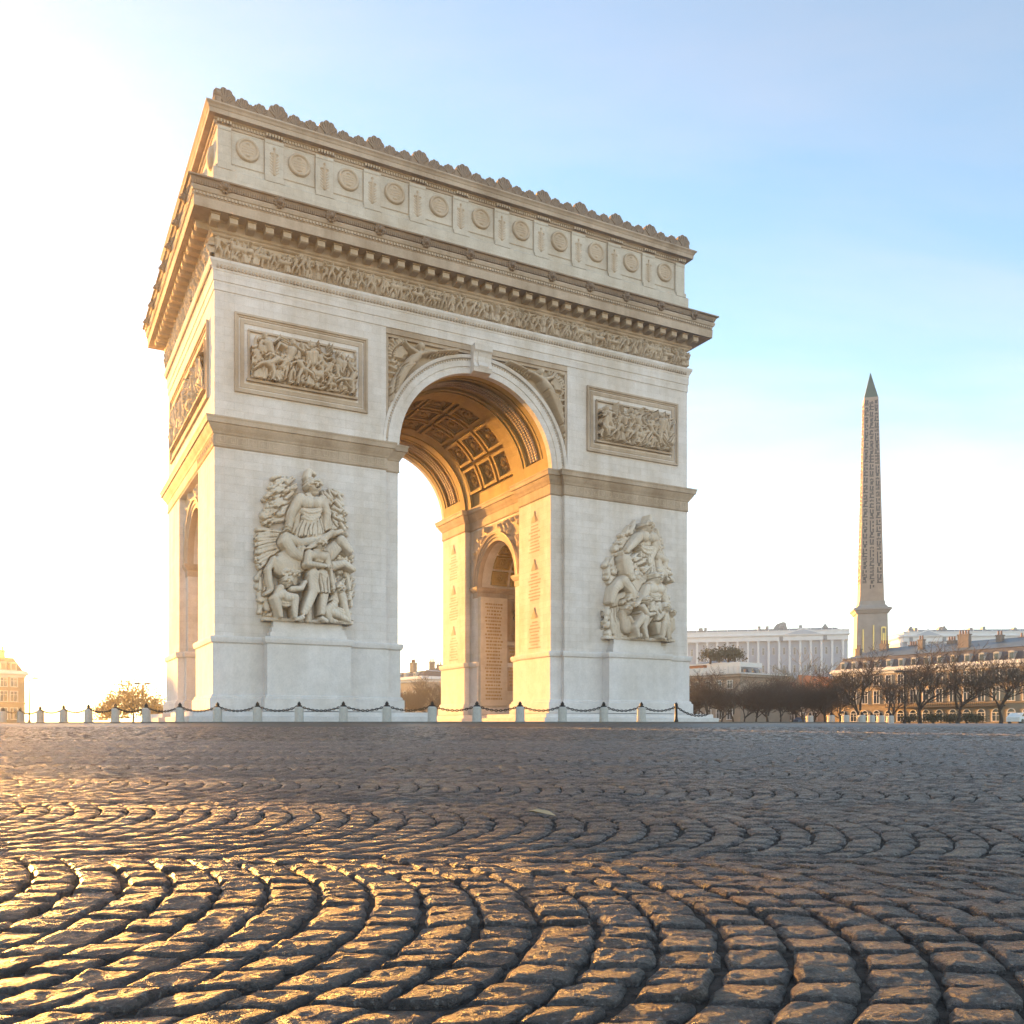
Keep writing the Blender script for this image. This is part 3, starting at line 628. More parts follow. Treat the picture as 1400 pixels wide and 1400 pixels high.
# spandrels with winged figures
def spandrel(u0, w, mirror):
    r = Relief(w, 9.0, 0.045); r.g = 0.09; r.kg = 0.2; X = (lambda x: x) if not mirror else (lambda x: w-x)
    T = -0.75 if not mirror else 0.75
    # reclining winged figure following the curve: drawn limb by limb
    def L(pts, rad, d=0.3): r.poly([(X(x), z) for x, z in pts], rad, d)
    for row_, (l0, l1) in enumerate(((0.9, 1.75), (0.4, 1.1))):
        for i in range(10):
            al = radians(88+10*i); L([(1.75+l0*cos(al), 6.7+l0*sin(al)), (1.75+l1*cos(al)*0.95, 6.7+l1*sin(al)*0.95)], [0.14, 0.09], 0.1+0.12*row_)
    for i in range(7): L([(1.7-0.1*i, 5.9-0.25*i), (1.0-0.1*i, 5.7-0.4*i), (0.35, 5.9-0.6*i)], [0.13, 0.13, 0.1], 0.18+0.06*(i % 2))
    L([(2.75, 7.15), (2.15, 6.5), (1.6, 5.75)], [0.36, 0.42, 0.38], 0.3); L([(1.5, 5.6), (1.05, 4.6), (0.55, 3.4)], [0.36, 0.27, 0.15], 0.32); L([(1.3, 5.5), (0.7, 4.6), (0.35, 2.6)], [0.3, 0.22, 0.13], 0.22); L([(0.55, 3.4), (0.45, 3.0)], [0.13, 0.1], 0.4)
    for i in range(5): L([(2.3-0.12*i, 6.2-0.13*i), (1.5-0.06*i, 5.9-0.3*i), (0.95-0.05*i, 4.9-0.3*i)], [0.08, 0.1, 0.08], 0.62-0.03*i)
    L([(2.9, 7.2), (3.7, 7.55), (4.6, 7.75)], [0.19, 0.15, 0.1], 0.45); L([(4.5, 7.75), (6.2, 8.1)], [0.06, 0.14], 0.55); L([(2.5, 7.25), (1.9, 7.5), (1.5, 7.95)], [0.18, 0.14, 0.09], 0.5)
    L([(2.85, 7.3), (2.95, 7.5)], [0.16, 0.16], 0.4); r.ell(X(3.0), 7.8, 0.27, 0.33, 0.42, 0, 1.0); r.ell(X(2.93), 7.92, 0.29, 0.26, 0.40)
    for i in range(9):
        t = i/8; L([(3.9+2.2*t, 7.35+0.55*t), (4.05+2.2*t, 7.62+0.5*t)], [0.1, 0.06], 0.2)
    for i in range(26):
        x, z = rr.uniform(0.2, 1.6), rr.uniform(5.8, 8.6); L([(x, z), (x+rr.uniform(-0.4, 0.4), z+rr.uniform(-0.4, 0.4))], [0.16, 0.08], 0.05)
    rad = RI+1.48
    o = link('spandrel_relief', r.mesh('spandrel_relief', M['carved'], front_frame(u0, 24.0, 0.44), True, lambda x, z: ((u0+x-UC)**2+(24.0+z-ZS)**2 > rad*rad)), A)
    b = MB(); b.box(u0, u0+w, 0.02, 0.45, 32.55, 33.0); b.box(u0, u0+w, 0.14, 0.45, 32.3, 32.55)
    e = u0+w if mirror else u0
    b.box(e-0.22 if mirror else e, e if mirror else e+0.22, 0.1, 0.45, 24.0, 32.3); b.build('spandrel_frame', M['trim'], A)
spandrel(13.56, 7.7, False); spandrel(UC+0.86, 30.95-UC-0.86, True)
def side_spandrel(v0, w, flip, frame, h=6.0):
    r = Relief(w, h, 0.09); rnd = random.Random(5)
    for i in range(60):
        x, z = rnd.uniform(0.1, w-0.1), rnd.uniform(0.2, h-0.2); r.cap(x, z, x+rnd.uniform(-0.7, 0.7), z+rnd.uniform(-0.7, 0.7), 0.24, 0.12, rnd.uniform(0.02, 0.25))
    link('spandrel_relief', r.mesh('spandrel_relief', M['carved'], frame, True, lambda x, z: (x-w/2)**2+(z)**2 > (RS+0.86)**2, gain=0.7), A)
side_spandrel(7.25, 10.5, 0, side_frame(17.75, ZT, 0.59)); side_spandrel(7.25, 10.5, 0, side_frame(17.75, ZT, 2*UC-14.17))
# shield trophies and rows of short raised strokes on the inner faces of the piers
b = MB()
def inner_face(ucol, v0, v1):
    vm = (v0+v1)/2; rnd = random.Random(4)
    z = 20.4
    for k in range(4):
        tro = MB()
        for (s_, t_) in ((1.0, 0.015), (0.7, 0.03), (0.35, 0.045)):
            tro.prism([(vm-0.68*s_, z-1.05), (vm+0.68*s_, z-1.05), (vm+0.42*s_, z-0.6), (vm+0.2*s_, z-0.35), (vm+0.1*s_, z-0.02), (vm-0.1*s_, z-0.02), (vm-0.2*s_, z-0.35), (vm-0.42*s_, z-0.6)], 'x', ucol-t_, ucol+0.01)
        tro.build('trophy_relief', M['carved'], A)
        for j in range(9):
            zz = z-1.45-0.3*j
            if k == 3 and j > 4: break
            w_ = rnd.uniform(0.55, 1.15); x = vm-w_
            while x < vm+w_:
                q = rnd.uniform(0.08, 0.16); b.box(ucol-0.007, ucol+0.01, x, x+q, zz, zz+0.14); x += q+0.06
        z -= 4.5
ui = 2*UC-14.76
inner_face(ui, 0.6, 6.2); inner_face(ui, D-6.2, D-0.6)
b.build('inscription_strokes', M['trim'], A, stuff=True)
rp_ = Relief(5.2, 4.2, 0.1); crowd(rp_, 5.2, 4.2, 7, 3.4, rr, 0.05, True, 1, 2); link('battle_relief', rp_.mesh('battle_relief', M['trim'], front_frame(34.0, 9.6, 16.55)), A)
# ---- the two colossal sculpture groups
def sculpt(name, u0, z0, w, h, px0, py0, pxw, pyh, draw):
    r = Relief(w, h, 0.034); k = w/pxw; r.g = 0.13; r.kg = 0.06
    X = lambda x: (x-px0)*k; Z = lambda y: (py0+pyh-y)*h/pyh
    def L(pts, rad, d=0.5, d1=None):
        rad = rad if hasattr(rad, '__len__') else [rad]*len(pts); r.poly([(X(x), Z(y)) for x, y in pts], [q*k*0.88 for q in rad], d, d1, min(1.0, 0.42/(max(rad)*k)))
    def E(x, y, rx, ry, d=0.5, ang=0.0, kk=1.0): kk *= min(1.0, 0.40/(min(rx, ry)*k)); r.ell(X(x), Z(y), rx*k, ry*k, d, ang, kk)
    def head(x, y, s, d, hair=True):
        d += 0.3; L([(x, y), (x, y+s*0.9)], [s*0.5, s*0.5], d-0.1); E(x, y, s*0.8, s, d, 0, 1.1)
        L([(x, y-s*0.1), (x, y+s*0.2)], [s*0.12, s*0.18], d+s*k*0.78); L([(x-s*0.45, y-s*0.2), (x+s*0.45, y-s*0.2)], s*0.13, d+s*k*0.7)
        for e in (-1, 1): r.cut(X(x+e*s*0.32), Z(y-s*0.02), s*k*0.2, s*k*0.13, s*k*0.1)
        r.cut(X(x), Z(y+s*0.48), s*k*0.3, s*k*0.09, s*k*0.08)
        if hair:
            for i in range(7): a = pi*(i+0.5)/7; E(x+s*0.75*cos(a), y-s*0.1-s*0.75*sin(a), s*0.33, s*0.33, d+0.05)
    def hand(x, y, ang, s, d):
        E(x, y, s, s*1.1, d, 0, 0.8)
        for i in range(4): a = ang+radians(-24+16*i); L([(x+s*0.6*cos(a), y+s*0.6*sin(a)), (x+s*(2.0-0.2*abs(i-1.5))*cos(a), y+s*(2.0-0.2*abs(i-1.5))*sin(a))], [s*0.3, s*0.22], d+0.04)
        a = ang+radians(60); L([(x+s*0.5*cos(a), y+s*0.5*sin(a)), (x+s*1.3*cos(a), y+s*1.3*sin(a))], [s*0.32, s*0.24], d+0.05)
    rnd = random.Random(21)
    def clump(poly, n, l, rad, ang, d, sp=0.4):
        xs = [p[0] for p in poly]; ys = [p[1] for p in poly]; c = 0; pts = []
        while len(pts) < n:
            x, y = rnd.uniform(min(xs), max(xs)), rnd.uniform(min(ys), max(ys)); ins = False; m = len(poly)
            for i in range(m):
                a, b_ = poly[i], poly[i-1]
                if (a[1] > y) != (b_[1] > y) and x < (b_[0]-a[0])*(y-a[1])/(b_[1]-a[1])+a[0]: ins = not ins
            if ins: pts.append((x, y))
        for x, y in sorted(pts, key=lambda p: -p[1]):
            a = ang+rnd.uniform(-sp, sp); L([(x-l*cos(a)/2, y+l*sin(a)/2), (x+l*cos(a)/2, y-l*sin(a)/2)], [rad, rad*0.5], d+rnd.uniform(0, 0.22))
    def drape(x0, y0, x1, y1, hx0, hy0, hx1, hy1, n, rad, d):
        g0 = r.g; r.g = 0.035; odd = [i for i in range(n) if i % 2] ; order = [i for i in range(n) if not i % 2]+odd
        for i in order:
            t = i/(n-1); a, b_ = x0+(x1-x0)*t, y0+(y1-y0)*t; c, e = hx0+(hx1-hx0)*t, hy0+(hy1-hy0)*t
            e += rnd.uniform(-14, 14); sw = rnd.uniform(-9, 9); lf_ = rad*(0.75 if i % 2 else 1.15)
            L([(a, b_), (a+(c-a)*0.3+sw, b_+(e-b_)*0.33), (a+(c-a)*0.68-sw, b_+(e-b_)*0.68), (c, e)], [lf_*0.45, lf_*0.8, lf_, lf_*0.9], d+0.10*(i % 2)-0.12*abs(2*t-1))
        r.g = g0
    def swag(x0, y0, x1, y1, dip, n, rad, d, step=14):
        """cloth hanging in curves between two points"""
        g0 = r.g; r.g = 0.04
        for i in range(n):
            q = [(x0+(x1-x0)*u, y0+(y1-y0)*u+(dip+step*i)*4*u*(1-u)+step*0.4*i) for u in (0, 0.2, 0.4, 0.6, 0.8, 1)]
            L(q, [rad*0.5, rad*0.9, rad, rad, rad*0.9, rad*0.5], d-0.03*i+0.05*(i % 2))
        r.g = g0
    def curls(x, y, rx, ry, n, rad, d):
        for i in range(n): a = rnd.uniform(0, 2*pi); q = sqrt(rnd.random()); E(x+rx*q*cos(a), y+ry*q*sin(a), rad*rnd.uniform(0.7, 1.2), rad, d+rnd.uniform(0, 0.15))
    draw(L, E, head, hand, clump, drape, swag, curls)
    # chisel ridges following the forms
    X_, Z_ = np.meshgrid(r.x, r.z); gz, gx = np.gradient(r.H, r.dz, r.dx); low = np.sin(1.9*X_+1.3*Z_)+np.sin(2.6*Z_-1.1*X_+2)
    r.H += (r.H > 0.15)*0.022*(1-np.abs(np.sin(9.5*X_+5.0*Z_+2.2*low+5*r.H)))
    return link(name, r.mesh(name, M['group'], front_frame(u0, z0, -0.02), False, gain=1.15), A)
def group_left(L, E, head, hand, clump, drape, swag, curls):
    clump([(240, 150), (350, 150), (390, 250), (300, 470), (150, 500), (180, 300)], 150, 62, 17, 0.55, 0.25)
    clump([(590, 195), (720, 190), (760, 300), (770, 520), (660, 480), (600, 300)], 75, 58, 17, 2.3, 0.2)
    clump([(110, 880), (200, 880), (230, 1210), (140, 1210)], 40, 80, 20, 1.4, 0.1)
    clump([(640, 880), (830, 870), (830, 1040), (700, 1010)], 46, 95, 14, 1.1, 0.35, 0.7)
    clump([(600, 560), (800, 560), (830, 820), (640, 800)], 34, 80, 22, 2.2, 0.2, 0.8)
    drape(330, 560, 300, 690, 105, 550, 115, 840, 12, 20, 0.45); clump([(110, 560), (260, 560), (240, 800), (110, 830)], 26, 90, 17, 0.25, 0.3, 0.35)
    L([(500, 200), (470, 130), (480, 85), (530, 105)], [30, 30, 24, 10], 0.7)
    L([(500, 265), (490, 330)], [34, 60], 0.9); E(455, 335, 52, 50, 1.1); E(535, 330, 52, 50, 1.1); L([(490, 320), (480, 450), (470, 560)], [86, 76, 90], 0.75)
    head(515, 205, 50, 1.0); L([(410, 300), (350, 410), (330, 500)], [42, 36, 26], 0.9); hand(325, 520, 2.0, 22, 1.0); L([(575, 295), (610, 400), (600, 500)], [42, 36, 26], 0.9); hand(600, 515, 1.4, 22, 1.0)
    drape(430, 440, 545, 430, 370, 590, 580, 560, 11, 17, 1.15); swag(405, 390, 560, 370, 10, 4, 14, 1.25); swag(415, 440, 550, 410, 20, 3, 13, 1.2); drape(565, 300, 610, 330, 590, 500, 660, 510, 6, 17, 0.8); drape(400, 330, 420, 330, 300, 560, 400, 590, 5, 15, 0.85)
    clump([(590, 360), (700, 360), (760, 480), (640, 500)], 26, 60, 16, 2.5, 0.35, 0.5); curls(480, 190, 40, 40, 14, 15, 1.05)
    L([(290, 640), (350, 720), (400, 740), (520, 650), (640, 540)], [50, 46, 40, 34, 24], 1.1, 1.3); L([(300, 600), (400, 640), (520, 600), (720, 520)], [40, 40, 34, 22], 0.95)
    L([(310, 790), (420, 760), (590, 700)], [105, 95, 70], 0.75); E(300, 810, 110, 92, 0.85); curls(330, 870, 70, 30, 26, 13, 1.15); curls(410, 700, 40, 30, 14, 13, 1.2);  L([(215, 770), (170, 850), (180, 930), (195, 1000), (150, 1030)], [26, 24, 22, 20, 12], 0.9); L([(340, 880), (350, 960)], [60, 40], 0.7)
    L([(600, 720), (680, 640), (720, 590)], [66, 56, 40], 0.9); L([(720, 590), (790, 660)], [44, 28], 1.0); L([(640, 790), (740, 760), (820, 800)], [40, 30, 22], 1.0)
    head(545, 650, 36, 1.55); L([(540, 690), (520, 740)], [26, 56], 1.45); L([(520, 740), (520, 850)], [72, 58], 1.4); E(490, 735, 38, 34, 1.65); E(550, 735, 38, 34, 1.65)
    L([(455, 720), (440, 800), (560, 810)], [32, 27, 18], 1.6, 1.9); hand(585, 812, 0.0, 16, 1.9); L([(585, 725), (610, 840), (640, 950)], [32, 27, 17], 1.5); hand(640, 965, 1.5, 16, 1.6)
    L([(495, 870), (490, 1000), (445, 1110), (405, 1195)], [50, 38, 34, 18], 1.5, 1.45); L([(555, 870), (572, 1010), (555, 1190)], [50, 38, 18], 1.5, 1.4); L([(405, 1195), (370, 1212)], 20, 1.5); L([(555, 1195), (585, 1212)], 20, 1.5); drape(500, 880, 590, 870, 520, 1000, 600, 1010, 4, 15, 1.75)
    head(300, 940, 34, 1.2); L([(300, 970), (270, 1030)], [50, 60], 1.0); L([(270, 1030), (215, 1060), (250, 1190)], [42, 36, 20], 1.3); L([(300, 1050), (350, 1050), (355, 1190)], [42, 36, 20], 1.35); L([(330, 990), (400, 980), (430, 930)], [26, 22, 16], 1.4); L([(250, 985), (210, 1050)], [28, 18], 1.3)
    head(700, 960, 34, 1.1); L([(700, 1000), (650, 1090)], [52, 60], 1.0); L([(720, 1010), (745, 1110), (775, 1200)], [32, 26, 16], 1.25); L([(650, 1100), (600, 1130), (640, 1200), (730, 1200)], [44, 40, 34, 18], 1.1); L([(650, 1140), (760, 1190)], [38, 22], 1.2)
    curls(545, 632, 34, 22, 16, 12, 1.75); curls(300, 918, 32, 20, 14, 12, 1.4); curls(700, 938, 32, 20, 14, 12, 1.3); swag(650, 1090, 790, 1130, 10, 4, 13, 1.25); swag(215, 1060, 360, 1060, 14, 3, 13, 1.25); clump([(600, 1090), (800, 1090), (800, 1200), (620, 1200)], 16, 60, 13, 0.2, 0.6, 0.4)
    L([(150, 1212), (800, 1212)], 18, 0.6, 1.0); L([(470, 1000), (470, 1210)], [26, 30], 0.8)
def group_right(L, E, head, hand, clump, drape, swag, curls):
    clump([(300, 120), (290, 200), (215, 330), (180, 320), (200, 210)], 60, 46, 13, 1.0, 0.2); clump([(430, 140), (475, 190), (480, 300), (440, 320), (405, 200)], 60, 46, 13, 1.9, 0.2)
    clump([(100, 700), (190, 640), (200, 870), (130, 860)], 30, 60, 18, 1.2, 0.2); clump([(120, 380), (190, 370), (170, 500), (120, 490)], 26, 46, 15, 1.2, 0.15); clump([(450, 470), (520, 600), (490, 640), (430, 560)], 24, 60, 14, 2.2, 0.4); clump([(480, 650), (535, 650), (530, 860), (470, 860)], 26, 50, 16, 1.4, 0.2)
    L([(372, 110), (375, 75)], [20, 12], 0.9); head(355, 148, 31, 0.95); L([(355, 180), (355, 220)], [22, 46], 0.85); L([(355, 225), (350, 320)], [62, 50], 0.8); E(330, 215, 30, 28, 1.15); E(380, 215, 30, 28, 1.15)
    L([(305, 215), (260, 270), (225, 310)], [26, 22, 15], 1.0); hand(220, 318, 2.3, 13, 1.05); L([(400, 220), (395, 300), (370, 360)], [26, 22, 15], 1.0); hand(368, 372, 1.8, 13, 1.05)
    L([(350, 330), (345, 450)], [50, 56], 0.6); drape(318, 300, 395, 300, 295, 450, 400, 460, 10, 10, 1.0); swag(310, 275, 400, 270, 8, 4, 9, 1.1, 9)
    L([(300, 430), (260, 380), (210, 370)], [70, 52, 34], 0.8); E(290, 480, 72, 110, 0.75); L([(210, 375), (225, 450), (240, 480)], [36, 34, 22], 1.1); L([(195, 350), (185, 325)], [10, 5], 1.1); clump([(240, 340), (320, 360), (340, 430), (280, 380)], 18, 44, 11, 0.4, 1.1)
    L([(200, 510), (250, 570), (270, 610)], [30, 24, 14], 1.1); L([(205, 505), (150, 560), (130, 640)], [34, 26, 18], 0.9); L([(270, 600), (200, 620), (150, 640)], [44, 40, 30], 0.6)
    L([(430, 420), (470, 450)], [22, 14], 1.1); L([(425, 325), (440, 400), (500, 430)], [28, 26, 20], 0.8); L([(430, 330), (480, 350), (470, 400)], [24, 20, 16], 0.9)
    head(392, 480, 29, 1.45); L([(390, 505), (382, 545)], [20, 44], 1.3); L([(382, 550), (385, 650)], [58, 46], 1.3); E(358, 550, 30, 27, 1.55); E(408, 550, 30, 27, 1.55); L([(335, 545), (305, 610), (270, 650)], [26, 22, 14], 1.4, 1.6); hand(262, 655, 2.6, 13, 1.6); L([(430, 545), (460, 620), (450, 680)], [26, 22, 14], 1.3); hand(448, 692, 1.6, 13, 1.35)
    L([(365, 670), (320, 760), (285, 850)], [40, 30, 15], 1.35); L([(408, 670), (410, 770), (420, 850)], [40, 30, 15], 1.35); L([(285, 850), (260, 862)], 15, 1.4); L([(420, 852), (445, 864)], 15, 1.4); drape(345, 660, 430, 660, 345, 730, 435, 730, 5, 11, 1.6)
    head(310, 632, 24, 1.7); L([(308, 655), (300, 720)], [32, 34], 1.55); L([(285, 670), (320, 720), (360, 710)], [16, 14, 10], 1.8); L([(290, 740), (250, 800), (265, 856)], [24, 19, 11], 1.6); L([(310, 740), (300, 800), (320, 856)], [24, 19, 11], 1.6)
    head(440, 665, 22, 1.6); L([(442, 690), (450, 760)], [30, 34], 1.4); L([(430, 700), (400, 740)], [15, 10], 1.6); L([(440, 770), (430, 856)], [22, 12], 1.5); L([(462, 770), (470, 856)], [22, 12], 1.45)
    head(508, 690, 22, 1.0); L([(505, 715), (505, 790)], [30, 34], 0.9); L([(500, 800), (490, 860)], [24, 14], 0.9); L([(520, 730), (530, 790)], [15, 10], 1.0)
    curls(392, 462, 30, 16, 16, 9, 1.7); curls(310, 616, 22, 12, 10, 8, 1.9); curls(440, 650, 20, 12, 10, 8, 1.75); swag(330, 560, 440, 540, 30, 3, 8, 1.6, 9); clump([(440, 380), (500, 380), (520, 470), (450, 460)], 16, 40, 11, 2.4, 0.7, 0.5); clump([(210, 560), (300, 580), (290, 650), (190, 640)], 16, 44, 11, 0.4, 0.9, 0.6); curls(270, 440, 50, 60, 26, 11, 1.05)
    drape(240, 650, 130, 690, 240, 850, 150, 850, 8, 14, 0.6); head(215, 690, 24, 1.0); L([(212, 715), (225, 800)], [34, 38], 0.9); L([(230, 740), (270, 790)], [16, 11], 1.1); L([(340, 760), (350, 860)], [20, 24], 0.7); L([(110, 868), (530, 868)], 12, 0.5, 0.9)
sculpt('sculpture_group', 2.85, 8.34, 7.9, 12.0, 80, 65, 770, 1160, group_left)
sculpt('sculpture_group', 34.5, 8.34, 7.9, 11.9, 95, 65, 450, 812, group_right)
# ------------------------------------------------------------------ the square: bedding, cobbles in segmental arcs, kerbed island
SL, YF = 0.0093, 58.0
def zg(y): return SL*np.clip(y, -15, YF)
for nm in ('cobble', 'bed', 'far'):
    t = NT('granite_'+nm); M[nm] = t.m
    if nm == 'cobble':
        at = t.n('ShaderNodeAttribute', attribute_name='tone'); tone = at.outputs['Fac']
        n1 = t.noise(22, 6, 0.72); n2 = t.noise(120, 4, 0.75); n3 = t.noise(2.2, 3, 0.5)
        c = t.ramp(tone, [(0.0, (0.19, 0.135, 0.11)), (0.35, (0.29, 0.22, 0.185)), (0.7, (0.38, 0.30, 0.255)), (0.94, (0.46, 0.38, 0.33)), (1.0, (0.36, 0.16, 0.11))])
        c = t.mix(0.75, c, t.ramp(n1, [(0.3, 0.25), (0.72, 1.0)]), 'MULTIPLY'); c = t.mix(0.6, c, t.ramp(n2, [(0.35, 0.2), (0.62, 1.0)]), 'MULTIPLY')
        c = t.mix(t.ramp(t.noise(85, 3, 0.65), [(0.57, 0), (0.66, 0.75)]), c, (0.55, 0.50, 0.46)); c = t.mix(t.ramp(t.noise(70, 3, 0.6), [(0.36, 0.8), (0.46, 0)]), c, (0.06, 0.05, 0.045))
        t.col(c); t.set(Specular_IOR_Level=0.75); t.l(t.ramp(n1, [(0.32, 0.24), (0.68, 0.6)]), t.b.inputs['Roughness'])
        b1 = t.bump(n1, 0.013, 1.0); b2 = t.bump(t.noise(60, 5, 0.7), 0.018, 1.0, b1); t.bump(n2, 0.010, 1.0, b2)
    elif nm == 'bed':
        n1 = t.noise(30, 5, 0.7); t.col(t.mix(1.0, (0.085, 0.066, 0.052), t.ramp(n1, [(0.3, 0.35), (0.7, 1.2)]), 'MULTIPLY')); t.set(Roughness=0.95, Specular_IOR_Level=0.2); t.bump(n1, 0.02)
    else:
        vo = t.n('ShaderNodeTexVoronoi'); vo.inputs['Scale'].default_value = 6.4; t.l(t.co, vo.inputs['Vector'])
        c = t.mix(0.5, (0.10, 0.085, 0.075), vo.outputs['Color'], 'MULTIPLY'); c = t.mix(0.6, c, t.ramp(t.noise(0.5, 5, 0.6), [(0.3, 0.4), (0.7, 1.0)]), 'MULTIPLY')
        t.col(c); t.set(Roughness=0.5, Specular_IOR_Level=0.55); t.bump(t.math('SUBTRACT', 1.0, vo.outputs['Distance']), 0.05)
YG = 40.0
ys = [-60, -15, 0, 20, YG-0.01, YG, YF, 110, 620]; zo = [-.012]*5+[0.006]*4
b = MB(); V = []; F = []
for i, (y, o) in enumerate(zip(ys, zo)):
    for x in (-520, -60, 60, 520): V.append((x, y, float(zg(y))+o))
for i in range(len(ys)-1):
    for j in range(3): F.append((i*4+j, i*4+j+1, i*4+j+5, i*4+j+4))
b.add(V, F); sq = b.build('cobbled_square', M['bed']); tag(sq, 'wide square paved with granite cobbles laid in curved rows', kind='structure')
sq.data.materials.append(M['far'])
for p in sq.data.polygons:
    if p.center.y > YG or abs(p.center.x) > 60: p.material_index = 1
# arcs
LP, S_ARC, SAG = 1.99, 0.140, 0.40           # lane depth, arc spacing, bulge
def to_ground(pp, lane, q):
    """pp: position along the lane in arcs; lane index; q in -1..1 across the lane"""
    Rr = (1+SAG*SAG)/(2*SAG)
    x = pp*S_ARC+np.sqrt(np.maximum(Rr*Rr-q*q, 0))-(Rr-SAG)-SAG*0.5
    y = 3.22+LP*(lane+0.5)+q*LP/2
    u2 = ((x-0.3)/1.3)**2
    y = y-0.16*u2/(1+u2)*np.exp(-(y/3.6)**2)
    return x, y
def hash_noise(x, y, z):
    v = np.zeros_like(x); rs = np.random.RandomState(5)
    for o in range(4):
        f = 14*1.9**o
        for k in range(3):
            a = rs.uniform(0, 2*pi); ph = rs.uniform(0, 6.28)
            v += np.sin(f*(x*cos(a)+y*sin(a))+ph+z*(3.1+k)+1.7*np.sin(f*0.6*(y*cos(a)-x*sin(a))+z*2.3))/(1.75**o)/3
    return v
def stones(lane, ii, qa, qb, k, seed, drop, edge):
    """arrays of stones -> vertices (n, m, 3), quads of one stone; k x k grid on top plus a skirt"""
    n = len(ii); rs = np.random.RandomState(seed)
    g = np.linspace(-1, 1, k); GA, GB = np.meshgrid(g, g); ga, gb = GA.ravel(), GB.ravel()
    rim = np.maximum(abs(ga), abs(gb)) > 0.999
    gap = 0.065+0.05*rs.rand(n, 1); sk = rs.uniform(-0.07, 0.07, (n, 4)); sz = rs.uniform(-0.04, 0.05, (n, 2))
    if k > 2:
        s_ = 1-0.10*(ga*gb)**2*np.ones((n, 1))
    else: s_ = np.ones((n, 4))
    a = ga*s_*(1-gap+sz[:, :1])+sk[:, :1]*gb+0.05*rs.randn(n, 1); b_ = gb*s_*(1-gap*0.95+sz[:, 1:])+sk[:, 1:2]*ga
    if k > 5: a = a+0.035*np.sin(3.3*gb+6.3*rs.rand(n, 1))*abs(ga); b_ = b_+0.04*np.sin(3.1*ga+6.3*rs.rand(n, 1))*abs(gb)
    P = ii[:, None]+0.5+0.5*a; Q = (qa+qb)[:, None]/2+(qb-qa)[:, None]/2*b_
    x, y = to_ground(P, lane[:, None], Q)
    rr_ = np.maximum(abs(ga), abs(gb)); dome = 0.0032*(1-rr_**6)-edge*(rr_ > 0.999)
    z = zg(y)+dome+0.0022*rs.randn(n, 1).clip(-1.6, 1.6)+(0.002 if k > 5 else 0.0045)*rs.randn(n, 1)*ga+(0.002 if k > 5 else 0.0045)*rs.randn(n, 1)*gb
    if k > 3: z = z+(0.0026 if k > 7 else 0.002)*hash_noise(x, y, 40*rs.rand(n, 1))*(rr_ < 0.999)
    if k > 7: z = z+0.0024*hash_noise(x*4.6, y*4.6, 40*rs.rand(n, 1))*(rr_ < 0.999)
    top = np.stack([x, y, z], 2)
    per = [i for i in range(k)]+[k*j+k-1 for j in range(1, k)]+[k*(k-1)+i for i in range(k-2, -1, -1)]+[k*j for j in range(k-2, 0, -1)]
    low = top[:, per].copy(); low[:, :, 2] = zg(low[:, :, 1])-drop
    c = top.mean(1, keepdims=True); low[:, :, :2] = c[:, :, :2]+(low[:, :, :2]-c[:, :, :2])*1.05
    V = np.concatenate([top, low], 1); q = []
    for j in range(k-1):
        for i in range(k-1): q.append((j*k+i, j*k+i+1, (j+1)*k+i+1, (j+1)*k+i))
    m = len(per)
    for i in range(m): q.append((per[i], k*k+i, k*k+(i+1) % m, per[(i+1) % m]))
    tone = rs.beta(2.2, 2.4, n); return V, np.array(q), tone
lanes = range(-4, 19); NQ = 17
LN, II, QA, QB = [], [], [], []
for ln in lanes:
    yc = 3.22+LP*(ln+0.5)
    hw = 0.66*max(yc, 0)+4.5; i0, i1 = int(-hw/S_ARC), int(hw/S_ARC)
    arcs = np.arange(i0, i1)
    cut = (np.linspace(-1, 1, NQ+1)[None, :]+np.pad(NP.uniform(-0.018, 0.018, (len(arcs), NQ-1)), ((0, 0), (1, 1))))
    LN.append(np.repeat(ln, len(arcs)*NQ)); II.append(np.repeat(arcs, NQ)); QA.append(cut[:, :-1].ravel()); QB.append(cut[:, 1:].ravel())
LN, II, QA, QB = [np.concatenate(a).astype(float) for a in (LN, II, QA, QB)]
cx_, cy_ = to_ground(II+0.5, LN, (QA+QB)/2)
keep = (cy_ > -2.8) & (cy_ < YG+0.1); LN, II, QA, QB, cx_, cy_ = [a[keep] for a in (LN, II, QA, QB, cx_, cy_)]
vis = (cy_ > 1.36) & (abs(cx_) < 0.566*cy_+0.05)
order = np.where(vis)[0][np.argsort(cy_[vis])][:300]; near = np.zeros(len(cy_), bool); near[order] = True
def pick(m): return LN[m], II[m], QA[m], QB[m]
V, q, tone = stones(*pick(near), 14, 1, 0.05, 0.0055)
for i in range(len(V)):
    o_ = V[i].mean(0); me = np_mesh('cobblestone', V[i]-o_, q, M['cobble'], True, np.full(len(V[i]), tone[i])); link('cobblestone', me, sq, o_)
VV, QQ, TT, off = [], [], [], 0
for mask, k, seed, edge in ((~near & (cy_ < 8), 7, 2, 0.0055), ((cy_ >= 8) & (cy_ < 18), 4, 3, 0.007), (cy_ >= 18, 2, 4, 0.0)):
    V, q, tone = stones(*pick(mask), k, seed, 0.05, edge); n, m = V.shape[:2]
    VV.append(V.reshape(-1, 3)); QQ.append((q[None]+(off+np.arange(n)*m)[:, None, None]).reshape(-1, 4)); TT.append(np.repeat(tone, m)); off += n*m
o = link('cobblestones', np_mesh('cobblestones', np.concatenate(VV), np.concatenate(QQ), M['cobble'], True, np.concatenate(TT)), sq); o['kind'] = 'stuff'
